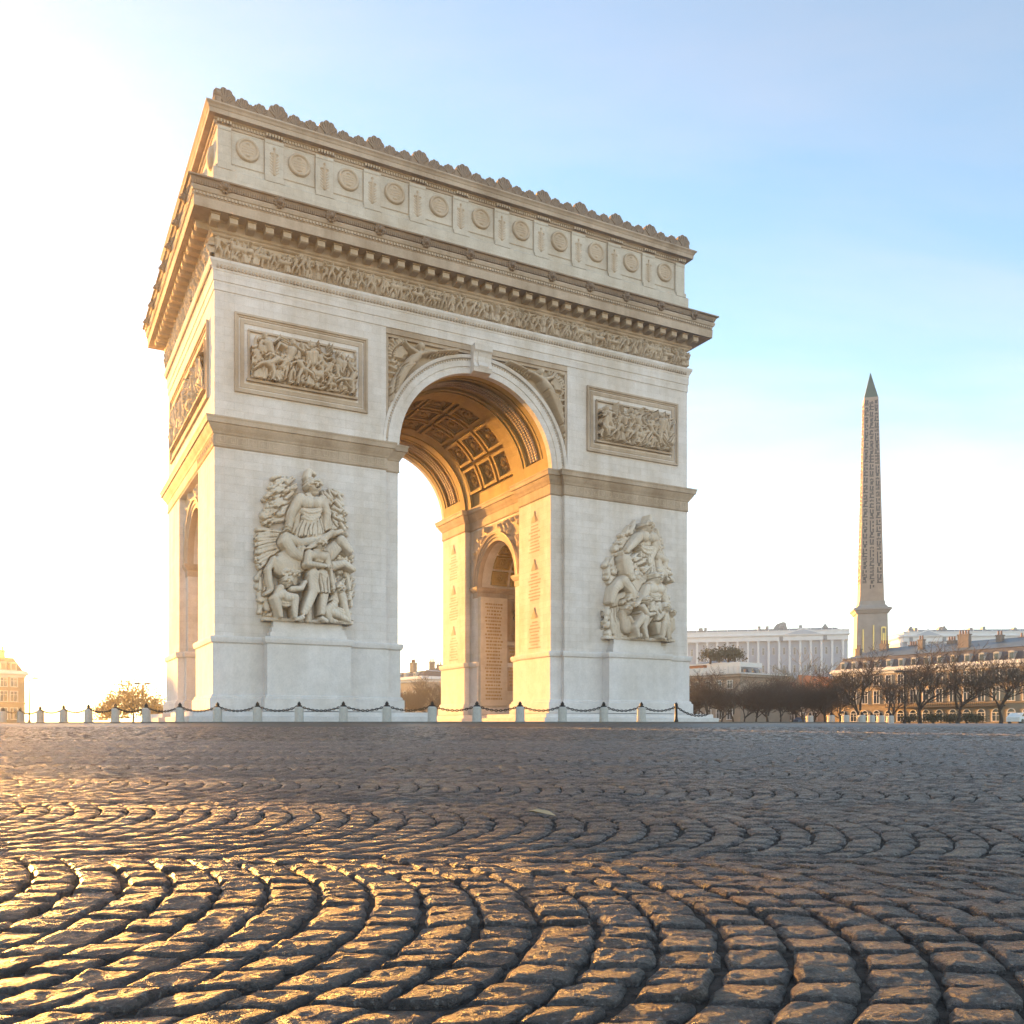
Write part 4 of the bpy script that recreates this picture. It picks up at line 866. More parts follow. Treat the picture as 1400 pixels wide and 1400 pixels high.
# fallen leaf
b = MB(); b.add([(0, -.07, 0.002), (0.05, -.02, .016), (0.035, .04, .02), (0, .08, .006), (-.035, .04, .016), (-.05, -.02, .012), (0, 0, 0.004)], [(0, 1, 6), (1, 2, 6), (2, 3, 6), (3, 4, 6), (4, 5, 6), (5, 0, 6)])
lf = b.build('fallen_leaf', plain('dry_leaf', (0.55, 0.38, 0.2), 0.6)); lf.location = (0.15, 4.46, float(zg(4.46))+0.014); lf.rotation_euler = (0.1, 0, 1.3)
tag(lf, 'single pale dry leaf lying on the cobbles in front of the arch', 'leaf')
# traffic island round the arch
IC, IR, ZI = (-5.5, 106.0), 46.0, 0.66
b = MB(); n = 160
b.add([(IC[0]+(IR-0.3)*cos(2*pi*i/n), IC[1]+(IR-0.3)*sin(2*pi*i/n), ZI) for i in range(n)], [tuple(range(n))])
isl = b.build('traffic_island', M['paving']); tag(isl, 'round raised paved island carrying the arch', kind='structure')
km = MB(); km.prism([(-0.49, ZI-0.16), (0.49, ZI-0.16), (0.49, ZI+0.004), (-0.49, ZI+0.004)], 'y', -0.3, 0.0); kme = km.mesh('kerb_stone', M['kerb'])
nk = int(2*pi*IR/1.0)
for i in range(nk):
    a = 2*pi*i/nk
    if -0.96 < sin(a) < -0.2 or sin(a) <= -0.96:
        link('kerb_stone', kme, isl, (IC[0]+(IR-0.3)*cos(a), IC[1]+(IR-0.3)*sin(a), 0.0), (0, 0, a-pi/2+pi+pi))
# bollards and chains
BR = 45.2
def ring_hit(px):
    a = (px-700)/1239; A_, B_, C_ = a*a+1, -2*(a*IC[0]+IC[1]), IC[0]**2+IC[1]**2-BR*BR
    t = (-B_-sqrt(max(0, B_*B_-4*A_*C_)))/(2*A_); return (a*t, t)
bxs = [4, 28, 55, 87, 121, 158, 200, 246, 297.5, 352, 409, 469.5, 529, 591, 652, 711, 769, 825.5, 877]
def make_bollard():
    e = empty('stone_bollard')
    b = MB(); b.lathe([(0.34, 0), (0.34, 0.05), (0.31, 0.08), (0.30, 0.86), (0.31, 0.9), (0.29, 0.97), (0.2, 1.02)], k=10); b.build('post', M['bollard'], e)
    b = MB(); b.lathe([(0.16, 1.0), (0.17, 1.06), (0.09, 1.1), (0.12, 1.16), (0.13, 1.22), (0.08, 1.3), (0.02, 1.38)], k=10)
    b.tube([(-0.2, 0, 1.09), (0.2, 0, 1.09)], 0.035, 6); b.build('finial', M['iron'], e, True); return e
names_ = 'first second third fourth fifth sixth seventh eighth ninth tenth eleventh twelfth thirteenth fourteenth fifteenth sixteenth seventeenth eighteenth nineteenth twentieth'.split()
b0 = make_bollard(); pos = [ring_hit(x) for x in bxs]
for i, (x, y) in enumerate(pos):
    o = b0 if i == 0 else copy_tree(b0); o.location = (x, y, ZI); o.rotation_euler = (0, 0, atan2(y-IC[1], x-IC[0])-pi/2)
    if i < 7: lab = 'glowing stone bollard left of the arch, %s from the left' % names_[i]
    elif i < 13: lab = 'white stone bollard before the left pier of the arch, %s from the left' % names_[i-7]
    else: lab = 'white stone bollard before passage and right pier, %s from the left' % names_[i-13]
    tag(o, lab, 'bollard', 'bollards ringing the island')
ip = empty('iron_post', (*ring_hit(924.5), ZI), 0, 'slender black iron post ending the chain at the right pier', 'post')
b = MB(); b.lathe([(0.15, 0), (0.15, 0.12), (0.11, 0.18), (0.085, 0.9), (0.12, 0.95), (0.085, 1.0), (0.1, 1.16), (0.03, 1.38)], k=10); b.build('shaft', M['iron'], ip, True)
b = MB(); b.blob((0, 0, 1.2), (0.13, 0.13, 0.16), 10, 6); b.build('finial', M['iron'], ip, True)
ends = pos+[tuple(ip.location[:2]), ring_hit(968)]
for i in range(len(ends)-1):
    p, q_ = Vector((*ends[i], ZI+1.09)), Vector((*ends[i+1], ZI+1.09 if i < len(ends)-2 else ZI+0.55)); L_ = (q_-p).length; sag = 0.34*min(1, L_/2.9)
    nl = max(8, int(L_/0.15)); b = MB()
    C_ = [p.lerp(q_, t/nl)-Vector((0, 0, sag*4*(t/nl)*(1-t/nl))) for t in range(nl+1)]
    for j in range(nl):
        a, c = C_[j], C_[j+1]; dr = (c-a).normalized(); sd = dr.cross(Vector((0, 0, 1))).normalized(); up = sd.cross(dr); s2 = sd if j % 2 else up; mid_ = (a+c)/2
        hl, hw = (c-a).length*0.66, 0.062
        loop = [mid_+dr*(hl*cos(k*pi/4))+s2*(hw*sin(k*pi/4)) for k in range(8)]; b.tube(loop+[loop[0]], 0.03, 4, False)
    o = b.build('chain', M['iron']); tag(o, 'sagging iron chain, %s from the left along the island rim' % names_[i] if i < 19 else 'last iron chain dropping to the right from the black post', 'chain', 'chains between the bollards')
# ------------------------------------------------------------------ far things
def at(px, d): return ((px-700)/1239*d, d)
def zat(py, d): return 0.5+(990-py)/1239*d
ZP = float(zg(99))+0.0
M['fac'] = plain('facade_stone', (0.34, 0.26, 0.165), 0.85, 0.3, 0.7); M['fac2'] = plain('facade_greyer_stone', (0.36, 0.29, 0.22), 0.85, 0.35, 0.6)  # fac2 is a second, greyer facade stone
M['dormer'] = plain('dormer_paint', (0.48, 0.47, 0.45), 0.7, 0.2, 2); M['slate'] = plain('slate', (0.085, 0.08, 0.09), 0.6, 0.4, 2); M['zinc'] = plain('zinc', (0.13, 0.18, 0.225), 0.45, 0.3, 1, 0.2)
M['white'] = plain('white_paint', (0.74, 0.73, 0.70), 0.6, 0.15, 2); M['glass'] = plain('window_glass', (0.035, 0.05, 0.06), 0.12, 0.2, 2, 0, 0.7)
M['brick'] = plain('chimney_brick', (0.20, 0.165, 0.145), 0.85, 0.4, 3); M['pot'] = plain('clay_pot', (0.24, 0.14, 0.10), 0.8, 0.3, 3)
M['sun_orange'] = plain('sunlit_orange', (0.48, 0.20, 0.08), 0.8, 0.4, 1.5); M['rail'] = plain('black_railing', (0.03, 0.03, 0.032), 0.5, 0.2, 5)  # orange sunlight put into the roof colour; the awning shares it
M['palace'] = plain('palace_stone', (0.78, 0.78, 0.80), 0.85, 0.2, 0.3); M['palace_wall'] = plain('palace_shaded_wall', (0.44, 0.49, 0.58), 0.85, 0.2, 0.3); M['lead'] = plain('lead_roof', (0.20, 0.23, 0.27), 0.6, 0.3, 0.5)  # gallery wall darkened and blued for the shade behind the columns
M['bark'] = plain('bark', (0.055, 0.042, 0.034), 0.9, 0.4, 4); M['twig'] = plain('twigs', (0.075, 0.050, 0.038), 0.9, 0.4, 1); M['twig2'] = plain('pale_twigs', (0.30, 0.25, 0.18), 0.9, 0.3, 1)
M['gold_leaf_tree'] = plain('autumn_leaves', (0.40, 0.25, 0.07), 0.8, 0.5, 0.8); M['green'] = plain('evergreen_leaves', (0.075, 0.07, 0.025), 0.8, 0.5, 0.9)
# --- obelisk
OD = 226.0; ox, oy = at(1190, OD); px = OD/1239
ob = empty('obelisk', (ox, oy, ZP), radians(-14), 'tall carved pink granite obelisk with a dark pointed cap behind the mansard roof', 'obelisk')
tO = NT('red_granite'); t = tO; n = t.noise(0.6, 6, 0.65); t.col(t.mix(t.ramp(n, [(0.3, 0), (0.7, 1)]), (0.40, 0.29, 0.215), (0.30, 0.22, 0.17))); t.set(Roughness=0.7); t.bump(t.noise(3, 5, 0.7), 0.05); M['gran'] = t.m
M['gran_dk'] = plain('dark_granite', (0.055, 0.042, 0.04), 0.8, 0.4, 2); M['cap'] = plain('bronzed_cap', (0.06, 0.10, 0.06), 0.5, 0.4, 1, 0.4); M['ped'] = plain('pedestal_granite', (0.36, 0.315, 0.285), 0.75, 0.3, 0.6); M['gilt'] = plain('gilding', (0.75, 0.58, 0.22), 0.35, 0.2, 2, 0.6)
zs0, zs1, zs2 = zat(824, OD)-ZP, zat(546, OD)-ZP, zat(510, OD)-ZP
h0, h1 = 36.5*px/2/1.18, 21.5*px/2/1.18
def frus(b, z0, a0, z1, a1): b.add([(-a0, -a0, z0), (a0, -a0, z0), (a0, a0, z0), (-a0, a0, z0), (-a1, -a1, z1), (a1, -a1, z1), (a1, a1, z1), (-a1, a1, z1)], [(0, 3, 2, 1), (4, 5, 6, 7), (0, 1, 5, 4), (1, 2, 6, 5), (2, 3, 7, 6), (3, 0, 4, 7)])
b = MB(); frus(b, zs0, h0, zs1, h1); sh = b.build('shaft', M['gran'], ob)
b = MB(); frus(b, zs1+0.02, h1*0.96, zs2, 0.05); b.build('pyramidion', M['cap'], ob)
b = MB()
sq4 = lambda a: [(-a, -a), (a, -a), (a, a), (-a, a)]
b.ring(sq4(h0*1.0), [(0.15, zs0+0.1), (0.25, zs0-0.9), (0.5, zs0-1.1), (0.75, zs0-1.5), (1.5, zs0-1.7), (1.6, zs0-2.2), (1.35, zs0-2.3), (0.95, zs0-3.0), (0.7, zs0-3.1)]); b.build('pedestal_cornice', M['ped'], ob)
b = MB(); frus(b, 0, h0+1.2, zs0-3.05, h0+0.68); b.build('pedestal', M['ped'], ob)
# carved glyph columns: rows of small raised signs of many kinds on the two visible faces
gb = MB(); rg = random.Random(17)
def on_face(face, a, z, half, sx, sz, dep):
    hh = h0+(h1-h0)*(z-zs0)/(zs1-zs0)
    if face == 0: gb.box(a*hh-sx*1.35, a*hh+sx*1.35, -hh-dep, -hh+0.2, z-sz*1.15, z+sz*1.15)
    else: gb.box(-hh-dep, -hh+0.2, a*hh-sx*1.35, a*hh+sx*1.35, z-sz, z+sz)
for face in (0, 1):
    for colu in (-0.64, 0.0, 0.64):
        z = zs0+4.6 if colu else zs0+3.6
        while z < zs1-1.0:
            k = rg.random(); dep = 0.06
            if k < 0.25: on_face(face, colu, z, 0, 0.42, 0.12, dep); on_face(face, colu-0.12, z+0.35, 0, 0.12, 0.22, dep); z += 0.75
            elif k < 0.5: on_face(face, colu-0.13, z, 0, 0.1, 0.42, dep); on_face(face, colu+0.13, z+0.1, 0, 0.13, 0.25, dep); z += 0.95
            elif k < 0.7: on_face(face, colu, z, 0, 0.36, 0.08, dep); on_face(face, colu, z+0.28, 0, 0.36, 0.08, dep); on_face(face, colu+0.1, z+0.5, 0, 0.1, 0.12, dep); z += 0.85
            elif k < 0.85: on_face(face, colu, z+0.2, 0, 0.22, 0.36, dep); on_face(face, colu+0.16, z+0.55, 0, 0.1, 0.14, dep); z += 1.0
            else:
                for j in range(3): on_face(face, colu-0.14+0.14*j, z+0.1*(j % 2), 0, 0.09, 0.2, dep)
                z += 0.85
for z in (zs1-1.2,): pass
gb.build('carved_glyphs', M['gran_dk'], ob, stuff=True)
b = MB()
hp = h0+0.95
for (x0, x1, z0, z1) in ((-2.3, -2.05, -12.5, -7), (0.1, 0.35, -12.5, -6), (-2.6, -0.2, -14.5, -13), (2.0, 2.2, -12.5, -6.5), (2.9, 3.1, -12.5, -6.5), (2.2, 2.9, -6.8, -6.4), (1.8, 3.2, -12.9, -12.5), (2.35, 2.75, -11.5, -8), (-2.4, 0.2, -17.0, -16.6), (1.0, 1.2, -18, -14)):
    b.box(x0, x1, -hp-0.12, -hp+0.3, zs0+z0, zs0+z1)
b.build('gilded_drawing', M['gilt'], ob)
# --- haussmann block on the right
def window(parent, me, p, ang): link('window', me, parent, p, (0, 0, ang))
def win_mesh(wd, h, arch=False, shutters=False):
    """returns frame mesh and pane mesh; the window faces -y, its sill centre at the origin"""
    f = MB(); t = 0.12
    f.box(-wd/2-t, -wd/2, -0.14, 0.05, 0, h); f.box(wd/2, wd/2+t, -0.14, 0.05, 0, h); f.box(-wd/2-t, wd/2+t, -0.16, 0.05, h, h+t); f.box(-wd/2-t-0.05, wd/2+t+0.05, -0.24, 0.05, -0.12, 0)
    f.box(-0.045, 0.045, -0.08, 0.0, 0, h); f.box(-wd/2, wd/2, -0.08, 0.0, h*0.66, h*0.66+0.06)
    if arch:
        pts = [(wd/2*cos(pi*i/8), h+wd/2*sin(pi*i/8)) for i in range(9)]+[((wd/2+t)*cos(pi-pi*i/8), h+(wd/2+t)*sin(pi-pi*i/8)) for i in range(9)]
        f.prism(pts, 'y', -0.15, 0.05)
    g = MB(); g.box(-wd/2, wd/2, -0.03, 0.02, 0, h)
    if arch: g.prism([(wd/2*cos(pi*i/8), h+wd/2*sin(pi*i/8)) for i in range(9)], 'y', -0.03, 0.02)
    return f.mesh('window', M['white']), g.mesh('pane', M['glass'])
def add_win(parent, fm, gm, p, ang):
    o = link('window', fm, parent, p, (0, 0, ang)); link('pane', gm, o); return o
def block(name, label, p0, p1, depth, z1, mat, rows, bays, mans=True, zt=None, ridge=None, dorm=True, bays_margin=1.2, back=None, cat='building', rails=()):
    """a building whose front runs p0 -> p1 (seen from -y side), rows: list of (z, w, h, arch)"""
    L_ = sqrt((p1[0]-p0[0])**2+(p1[1]-p0[1])**2); ang = atan2(p1[1]-p0[1], p1[0]-p0[0])
    e = empty(name, (p0[0], p0[1], ZP), ang, label, cat)
    b = MB(); b.box(0, L_, 0, depth, 0, z1); b.build('wall', mat, e)
    b = MB(); rc = [(0, 0), (L_, 0), (L_, depth), (0, depth)]
    b.ring(rc, [(0.02, z1-0.9), (0.12, z1-0.85), (0.2, z1-0.5), (0.5, z1-0.3), (0.6, z1-0.25), (0.6, z1), (0.4, z1+0.12), (0.4, z1+0.45), (0.25, z1+0.5), (-0.3, z1+0.5)]); b.build('cornice', M['white'] if mans else mat, e)
    for zb in (rows[1][0]-0.55, rows[0][0]-0.9) if len(rows) > 1 else ():
        b = MB(); b.ring(rc, [(0.02, zb), (0.18, zb+0.05), (0.22, zb+0.25), (0.02, zb+0.3)]); b.build('string_course', mat, e)
    for (z, wd, h, ar) in rows:
        fm, gm = win_mesh(wd, h, ar)
        for i in range(bays):
            x = bays_margin+(L_-2*bays_margin)*(i+0.5)/bays; add_win(e, fm, gm, (x, 0, z), 0)
    for zr in rails:
        for i in range(bays):
            x = bays_margin+(L_-2*bays_margin)*(i+0.5)/bays; b = MB(); b.box(x-0.85, x+0.85, -0.5, 0.0, zr-0.16, zr)
            for k in range(9): b.box(x-0.8+0.2*k-0.02, x-0.8+0.2*k+0.02, -0.48, -0.44, zr, zr+0.75)
            b.box(x-0.85, x+0.85, -0.5, -0.42, zr+0.72, zr+0.8); b.build('balcony', M['rail'], e)
    if mans:
        b = MB(); b.ring(rc, [(-0.2, z1+0.45), (-1.5, zt), (-1.4, zt+0.15), (-1.7, zt+0.2)]); b.build('mansard_roof', M['slate'], e)
        b = MB(); b.ring(rc, [(-1.6, zt+0.1), (-min(depth, L_)*0.45, ridge)]); b.build('upper_roof', M['zinc'], e)
        if dorm:
            hd_ = (zt-z1)*0.5
            d = MB(); d.box(-0.6, 0.6, 0.05, 1.8, z1+0.5, z1+0.5+hd_); d.prism([(-0.72, z1+0.5+hd_), (0.72, z1+0.5+hd_), (0.5, z1+0.7+hd_), (0, z1+0.8+hd_), (-0.5, z1+0.7+hd_)], 'y', -0.1, 1.9)
            dm = d.mesh('dormer', M['dormer']); g = MB(); g.box(-0.4, 0.4, 0.0, 0.06, z1+0.65, z1+0.4+hd_); g.box(-0.04, 0.04, -0.03, 0.02, z1+0.65, z1+0.4+hd_); gm = g.mesh('pane', M['glass'])
            for i in range(bays):
                x = bays_margin+(L_-2*bays_margin)*(i+0.5)/bays; o = link('dormer', dm, e, (x, 0, 0)); link('pane', gm, o)
    return e, L_, ang
def chimney(e, x, y, z0, z1, w_=1.6, pots=4):
    b = MB(); b.box(x-w_/2, x+w_/2, y-0.5, y+0.5, z0, z1); b.box(x-w_/2-0.12, x+w_/2+0.12, y-0.62, y+0.62, z1, z1+0.22); o = b.build('chimney', M['brick'], e)
    for i in range(pots):
        p = MB(); p.lathe([(0.2, z1+0.2), (0.16, z1+0.95), (0.2, z1+1.05)], (x-w_/2+w_*(i+0.5)/pots, y, 0), 7); p.build('chimney_pot', M['pot'], o)
pL, pR = at(1139, 212), at(1424, 171)
zt1 = zat(919.5, 212)-ZP
hb, HL, HA = block('mansion_block', 'long ochre mansion block with slate mansard, dormers and arched ground windows', pL, pR, 16, zt1, M['fac'],
    [(0.6, 1.5, 1.6, True), (4.6, 1.35, 2.7, False), (8.6, 1.3, 2.1, False)], 15, True, zt1+2.9, zt1+5.4, rails=(8.5,))
for i, x in enumerate([3, 8.5, 15, 18.5, 24.5, 29, 35.5, 39.5, 43, 47.5, 50]):
    chimney(hb, x+1, 4+(i*37 % 5)*0.9, zt1+2.6, zt1+5.2+(i*53 % 7)*0.2, 1.2+(i % 3)*0.6, 2+i % 3)
b = MB(); b.box(15, 41, -1.3, 0.0, 3.5, 3.75)
for k in range(66): b.box(15+0.4*k, 15.05+0.4*k, -1.27, -1.22, 3.75, 4.5)
b.box(15, 41, -1.3, -1.2, 4.5, 4.6); b.build('long_balcony', M['rail'], hb)
# --- block with white roof terrace right beside the arch
q0, q1 = at(915, 205), at(1012, 190)
tb, TL, TA = block('terrace_block', 'brown apartment block with white roof terrace beside the right pier', q0, q1, 18, zat(925, 196)-ZP, M['fac2'], [(1, 1.3, 2, False), (4.4, 1.3, 2, False), (7.6, 1.2, 1.6, False)], 6, False)
z_ = zat(925, 196)-ZP
b = MB(); b.box(-0.6, TL+0.6, -0.7, -0.5, z_+0.4, z_+1.9); b.box(-0.6, TL+0.6, -0.7, 17, z_+0.3, z_+0.55)
for k in range(16): b.box(k*TL/15-0.06, k*TL/15+0.06, -0.8, -0.5, z_+0.4, z_+1.95)
b.build('parapet', M['white'], tb)
b = MB(); b.box(0.5, TL*0.42, 2, 9, z_+0.5, z_+2.7); b.build('awning', M['sun_orange'], tb)
b = MB(); b.box(0, TL*0.75, 1.5, 10, z_+2.7, z_+3.0); b.box(TL*0.5, TL*0.95, 1.2, 9, z_+1.9, z_+2.9); b.build('penthouse', M['white'], tb)
for k in range(6):
    b = MB(); b.box(TL*0.42+k*1.1, TL*0.42+k*1.1+0.7, 1.1, 1.3, z_+1.0, z_+1.8); b.build('window', M['glass'], tb)
s0, s1 = at(1010, 200), at(1046, 215)
sb, SLn, _a = block('stepped_house', 'grey stepped house with zinc roof between terrace block and trees', s0, s1, 12, zat(925, 205)-ZP, M['fac2'], [(4.4, 1.2, 1.8, False), (7.4, 1.2, 1.6, False)], 3, True, zat(908, 205)-ZP, zat(900, 205)-ZP)
lw0, lw1 = at(1040, 235), at(1128, 222)
lb, LL, _a = block('low_house', 'low house with roofs coloured sunlit orange behind the bare trees', lw0, lw1, 10, zat(945, 228)-ZP, M['fac2'], [(1, 1.2, 1.8, False), (4.2, 1.2, 1.8, False)], 5, False)
b = MB()
zq = zat(945, 228)-ZP
for (x0, x1, h) in ((0.5, 4, 1.6), (4.5, 8, 1.0), (9, 12, 2.6), (12.5, 15.5, 2.2), (15.8, LL, 1.4)): b.prism([(x0, zq+0.3), (x1, zq+0.3), ((x0+x1)/2, zq+0.3+h+1.2)], 'y', 0.2, 9)
b.build('orange_roof', M['sun_orange'], lb)
# --- colonnaded palaces far behind
def palace(name, label, pxl, pxr, dl, dr, ytop, ped_at, cols):
    p0, p1 = at(pxl, dl), at(pxr, dr); L_ = sqrt((p1[0]-p0[0])**2+(p1[1]-p0[1])**2); e = empty(name, (p0[0], p0[1], ZP), atan2(p1[1]-p0[1], p1[0]-p0[0]), label, 'palace')
    z = zat(ytop, (dl+dr)/2)-ZP; u = (dl+dr)/2/1239
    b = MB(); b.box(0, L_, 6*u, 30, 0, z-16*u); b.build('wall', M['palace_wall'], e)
    rc = [(0, 0), (L_, 0), (L_, 30), (0, 30)]
    b = MB(); b.ring(rc, [(-0.2, z-16*u), (0, z-16*u), (0, z-10*u), (0.6, z-9.5*u), (0.9, z-8*u), (0.5, z-8*u), (0.3, z-7*u), (0.3, z-3*u), (0.6, z-3*u), (0.6, z-2*u), (-0.6, z-2*u)]); b.box(0, L_, 0, 3*u, z-16*u, z-15.5*u); b.build('entablature', M['palace'], e)
    b = MB()
    for k in range(int(L_/1.4)): b.lathe([(0.28, z-7*u+0.1), (0.4, z-6*u), (0.2, z-4.6*u), (0.3, z-3*u)], (0.7+1.4*k, 0, 0), 6)
    for k in range(cols): b.lathe([(0.5*u, z-3*u), (0.6*u, z-2*u), (0.35*u, z-1.2*u), (0.55*u, z+0.4*u), (0.45*u, z+1.4*u), (0.2*u, z+2*u)], (L_*(k+0.5)/cols, 0.4*u, 0), 6)
    b.build('balustrade', M['palace'], e)
    rq = random.Random(int(L_))
    for k in range(7): x = L_*rq.uniform(0.03, 0.97); q = MB(); q.box(x-2*u, x+2*u, 8*u, 16*u, z-2*u, z+rq.uniform(3.5, 6)*u); q.build('roof_pavilion', M['lead'], e)
    cm = MB(); cm.lathe([(1.7*u, z-75*u), (1.65*u, z-60*u), (1.45*u, z-18*u), (1.9*u, z-17*u), (2.1*u, z-16*u)], k=10); cmm = cm.mesh('column', M['palace'])
    for k in range(cols): link('column', cmm, e, (L_*(k+0.5)/cols, 1.4*u, 0))
    b = MB(); b.box(-0.5, L_+0.5, -1.5*u, 8*u, 0, z-75*u); b.build('arcade', M['palace'], e)
    fm, gm = win_mesh(2.2*u, 9*u)
    for k in range(cols-1): add_win(e, fm, gm, (L_*(k+1)/cols, 6*u, z-34*u), 0); add_win(e, fm, gm, (L_*(k+1)/cols, 6*u, z-58*u), 0)
    b = MB(); b.ring(rc, [(-3, z-2*u), (-5, z+2.0*u), (-14, z+3.5*u)]); b.build('roof', M['lead'], e)
    for (a0, a1) in ped_at:
        x0, x1 = a0*L_, a1*L_; b = MB(); b.prism([(x0, z-8*u), (x1, z-8*u), ((x0+x1)/2, z+1.5*u)], 'y', -2.6*u, 3*u); o = b.build('pediment', M['palace'], e)
        b = MB(); b.prism([(x0+3*u, z-7.4*u), (x1-3*u, z-7.4*u), ((x0+x1)/2, z-0.8*u)], 'y', -2.75*u, -2.5*u); b.build('pediment_field', M['palace_wall'], o)
        for xx in (x0-2.5*u, x1+2.5*u):
            b = MB(); b.box(xx-2.2*u, xx+2.2*u, -0.6*u, 3*u, z-16*u, z-1*u); b.blob((xx, 1*u, z+2.2*u), (2.4*u, 1.8*u, 3.6*u), 8, 6); b.blob((xx-2.2*u, 0.6*u, z+1*u), (1.8*u, 1.4*u, 2.2*u), 7, 5); b.blob((xx+2.2*u, 0.6*u, z+0.8*u), (1.7*u, 1.4*u, 2.0*u), 7, 5); b.build('trophy', M['lead'], e)
    return e, L_, z, u
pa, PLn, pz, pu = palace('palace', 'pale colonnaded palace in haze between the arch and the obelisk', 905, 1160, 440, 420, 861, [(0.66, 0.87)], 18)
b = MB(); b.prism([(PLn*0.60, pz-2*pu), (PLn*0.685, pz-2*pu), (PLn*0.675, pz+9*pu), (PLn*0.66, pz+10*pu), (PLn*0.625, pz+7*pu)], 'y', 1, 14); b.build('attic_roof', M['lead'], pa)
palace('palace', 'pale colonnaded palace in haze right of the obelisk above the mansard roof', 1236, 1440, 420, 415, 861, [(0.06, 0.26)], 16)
# --- sunlit blocks at left and through the arch
l0, l1 = at(-40, 178), at(34, 186)
lb2, _l, _a = block('corner_block', 'corner block melting into the sun glow at the left edge', l0, l1, 14, zat(920, 184)-ZP, M['fac'], [(1, 1.3, 2.2, False), (4.6, 1.3, 2.0, False), (7.6, 1.2, 1.7, False)], 4, True, zat(900, 184)-ZP, zat(895, 184)-ZP)
chimney(lb2, _l-3.2, 4, zat(900, 184)-ZP, zat(889, 184)-ZP, 1.6, 3)
g0, g1 = at(520, 232), at(577, 216)
gb1, _l, _a = block('villa', 'brown villa with a tall chimney seen through the arch', g0, g1, 14, zat(929, 224)-ZP, M['fac2'], [(1, 1.3, 2, False), (5.4, 1.3, 2, True)], 4, True, zat(920, 224)-ZP, zat(916, 224)-ZP)
chimney(gb1, _l*0.56, 3, 9, zat(907, 224)-ZP, 1.8, 3)
g2, g3 = at(574, 240), at(625, 240)
gb2, _l, _a = block('town_house', 'town house with pale cornice seen through the arch beside the villa', g2, g3, 12, zat(929, 240)-ZP, M['fac2'], [(1, 1.3, 2.2, False), (4.8, 1.3, 2.0, False), (8.2, 1.2, 1.7, False)], 4, True, zat(916, 240)-ZP, zat(911, 240)-ZP)
chimney(gb2, _l*0.3, 3, 13, zat(905, 240)-ZP, 1.5, 3); chimney(gb2, _l*0.5, 3, 13, zat(909, 240)-ZP, 1.5, 2)
# --- unseen block added beyond the left edge to shade the foreground cobbles
w0, w1 = (-93.4, 117.25), (-76.0, 131.5)
shade_block, sL, _a = block('mansion_block', 'tall pale block added to shade the square, unseen beyond the left picture edge', w0, w1, 14, 17.5, M['fac2'], [(0.8, 1.4, 2.4, True), (5.2, 1.35, 2.5, False), (9.2, 1.3, 2.2, False), (13.0, 1.2, 1.9, False)], 7, True, 20.5, 23.0)
# --- bare trees
def grow(seed, h, spread, levels, twigs, trunk_h=0.28, up=0.35):
    rnd = random.Random(seed); tr = MB(); tw = MB()
    def br(p, d, l, r, lev):
        pts = [p]; dd = d.copy(); n = 4
        for i in range(n):
            dd = (dd+Vector((rnd.uniform(-1, 1), rnd.uniform(-1, 1), rnd.uniform(-0.5, 1)*up))*0.22).normalized(); pts.append(pts[-1]+dd*(l/n))
        rads = [max(0.022, r*(1-0.5*i/n)) for i in range(n+1)]
        (tr if lev < 2 else tw).tube(pts, rads, 6 if lev < 1 else (4 if lev < 2 else 3), False)
        if lev >= levels: return
        k = 3 if lev == 0 else twigs
        for i in range(k):
            q = pts[2+(i % 3)] if lev else pts[-1-(i % 2)]; a = rnd.uniform(0, 2*pi); tilt = rnd.uniform(0.45, 1.05)*spread
            ax = dd.cross(Vector((cos(a), sin(a), 0.2))).normalized(); nd = (Matrix.Rotation(tilt, 3, ax) @ dd); nd.z = nd.z*0.8+0.22; nd.normalize()
            br(q, nd, l*rnd.uniform(0.62, 0.84) if lev else h*rnd.uniform(0.26, 0.36), r*(0.55 if lev else 0.6), lev+1)
        if lev == 0: pass
    br(Vector((0, 0, -0.1)), Vector((rnd.uniform(-.1, .1), rnd.uniform(-.1, .1), 1)), h*trunk_h, h*0.028, 0)
    br(Vector((0, 0, h*trunk_h*0.8)), Vector((rnd.uniform(-.2, .2), 0, 1)), h*0.4, h*0.02, 1)
    return tr, tw
protos = []
def tree_proto(seed, h, spread, levels, twigs, tm, name='bare_tree', th=0.28):
    a, b_ = grow(seed, h, spread, levels, twigs, th); e = empty(name); a.v = a.v; o1 = link('trunk', raw(a, 'trunk', M['bark']), e); link('crown', raw(b_, 'crown', tm), e); return e
def raw(mb, name, mat):
    me = bpy.data.meshes.new(name); me.from_pydata(mb.v, [], mb.f); me.materials.append(mat); return me
def place(e, px_, d, z=None, h=1.0, rz=0.0, label=None, group=None, first=False):
    o = e if first else copy_tree(e); o.location = (*at(px_, d), ZP if z is None else z); o.scale = (h, h, h); o.rotation_euler = (0, 0, rz); tag(o, label, 'tree', group); return o
big = [tree_proto(s_, 10, 1.0, 5, 4, M['twig'], th=0.25) for s_ in (3, 8, 41, 44)]
row = [(1176, 150, 1.12, 'bare tree before the left end of the ochre mansion block'), (1258, 140, 1.15, 'broad bare tree with forked dark limbs before the middle of the mansion block'), (1309, 140, 1.12, 'bare tree with a low side limb, right of the broad forked one'), (1368, 136, 1.1, 'bare tree in front of the right end of the long balcony'), (1412, 132, 1.12, 'bare tree cut by the right picture edge'), (1215, 165, 1.0, 'slim bare tree behind the street lamp with clustered heads')]
used_ = [0]*4
for i, (x, d, s_, lab) in enumerate(row):
    k = i % 4; place(big[k], x, d, None, s_, i*1.9, lab, 'bare trees before the mansion block', used_[k] == 0); used_[k] += 1
dense = [tree_proto(s_, 10, 1.15, 5, 5, M['twig'], th=0.2) for s_ in (12, 15, 19)]; used_ = [0, 0, 0]
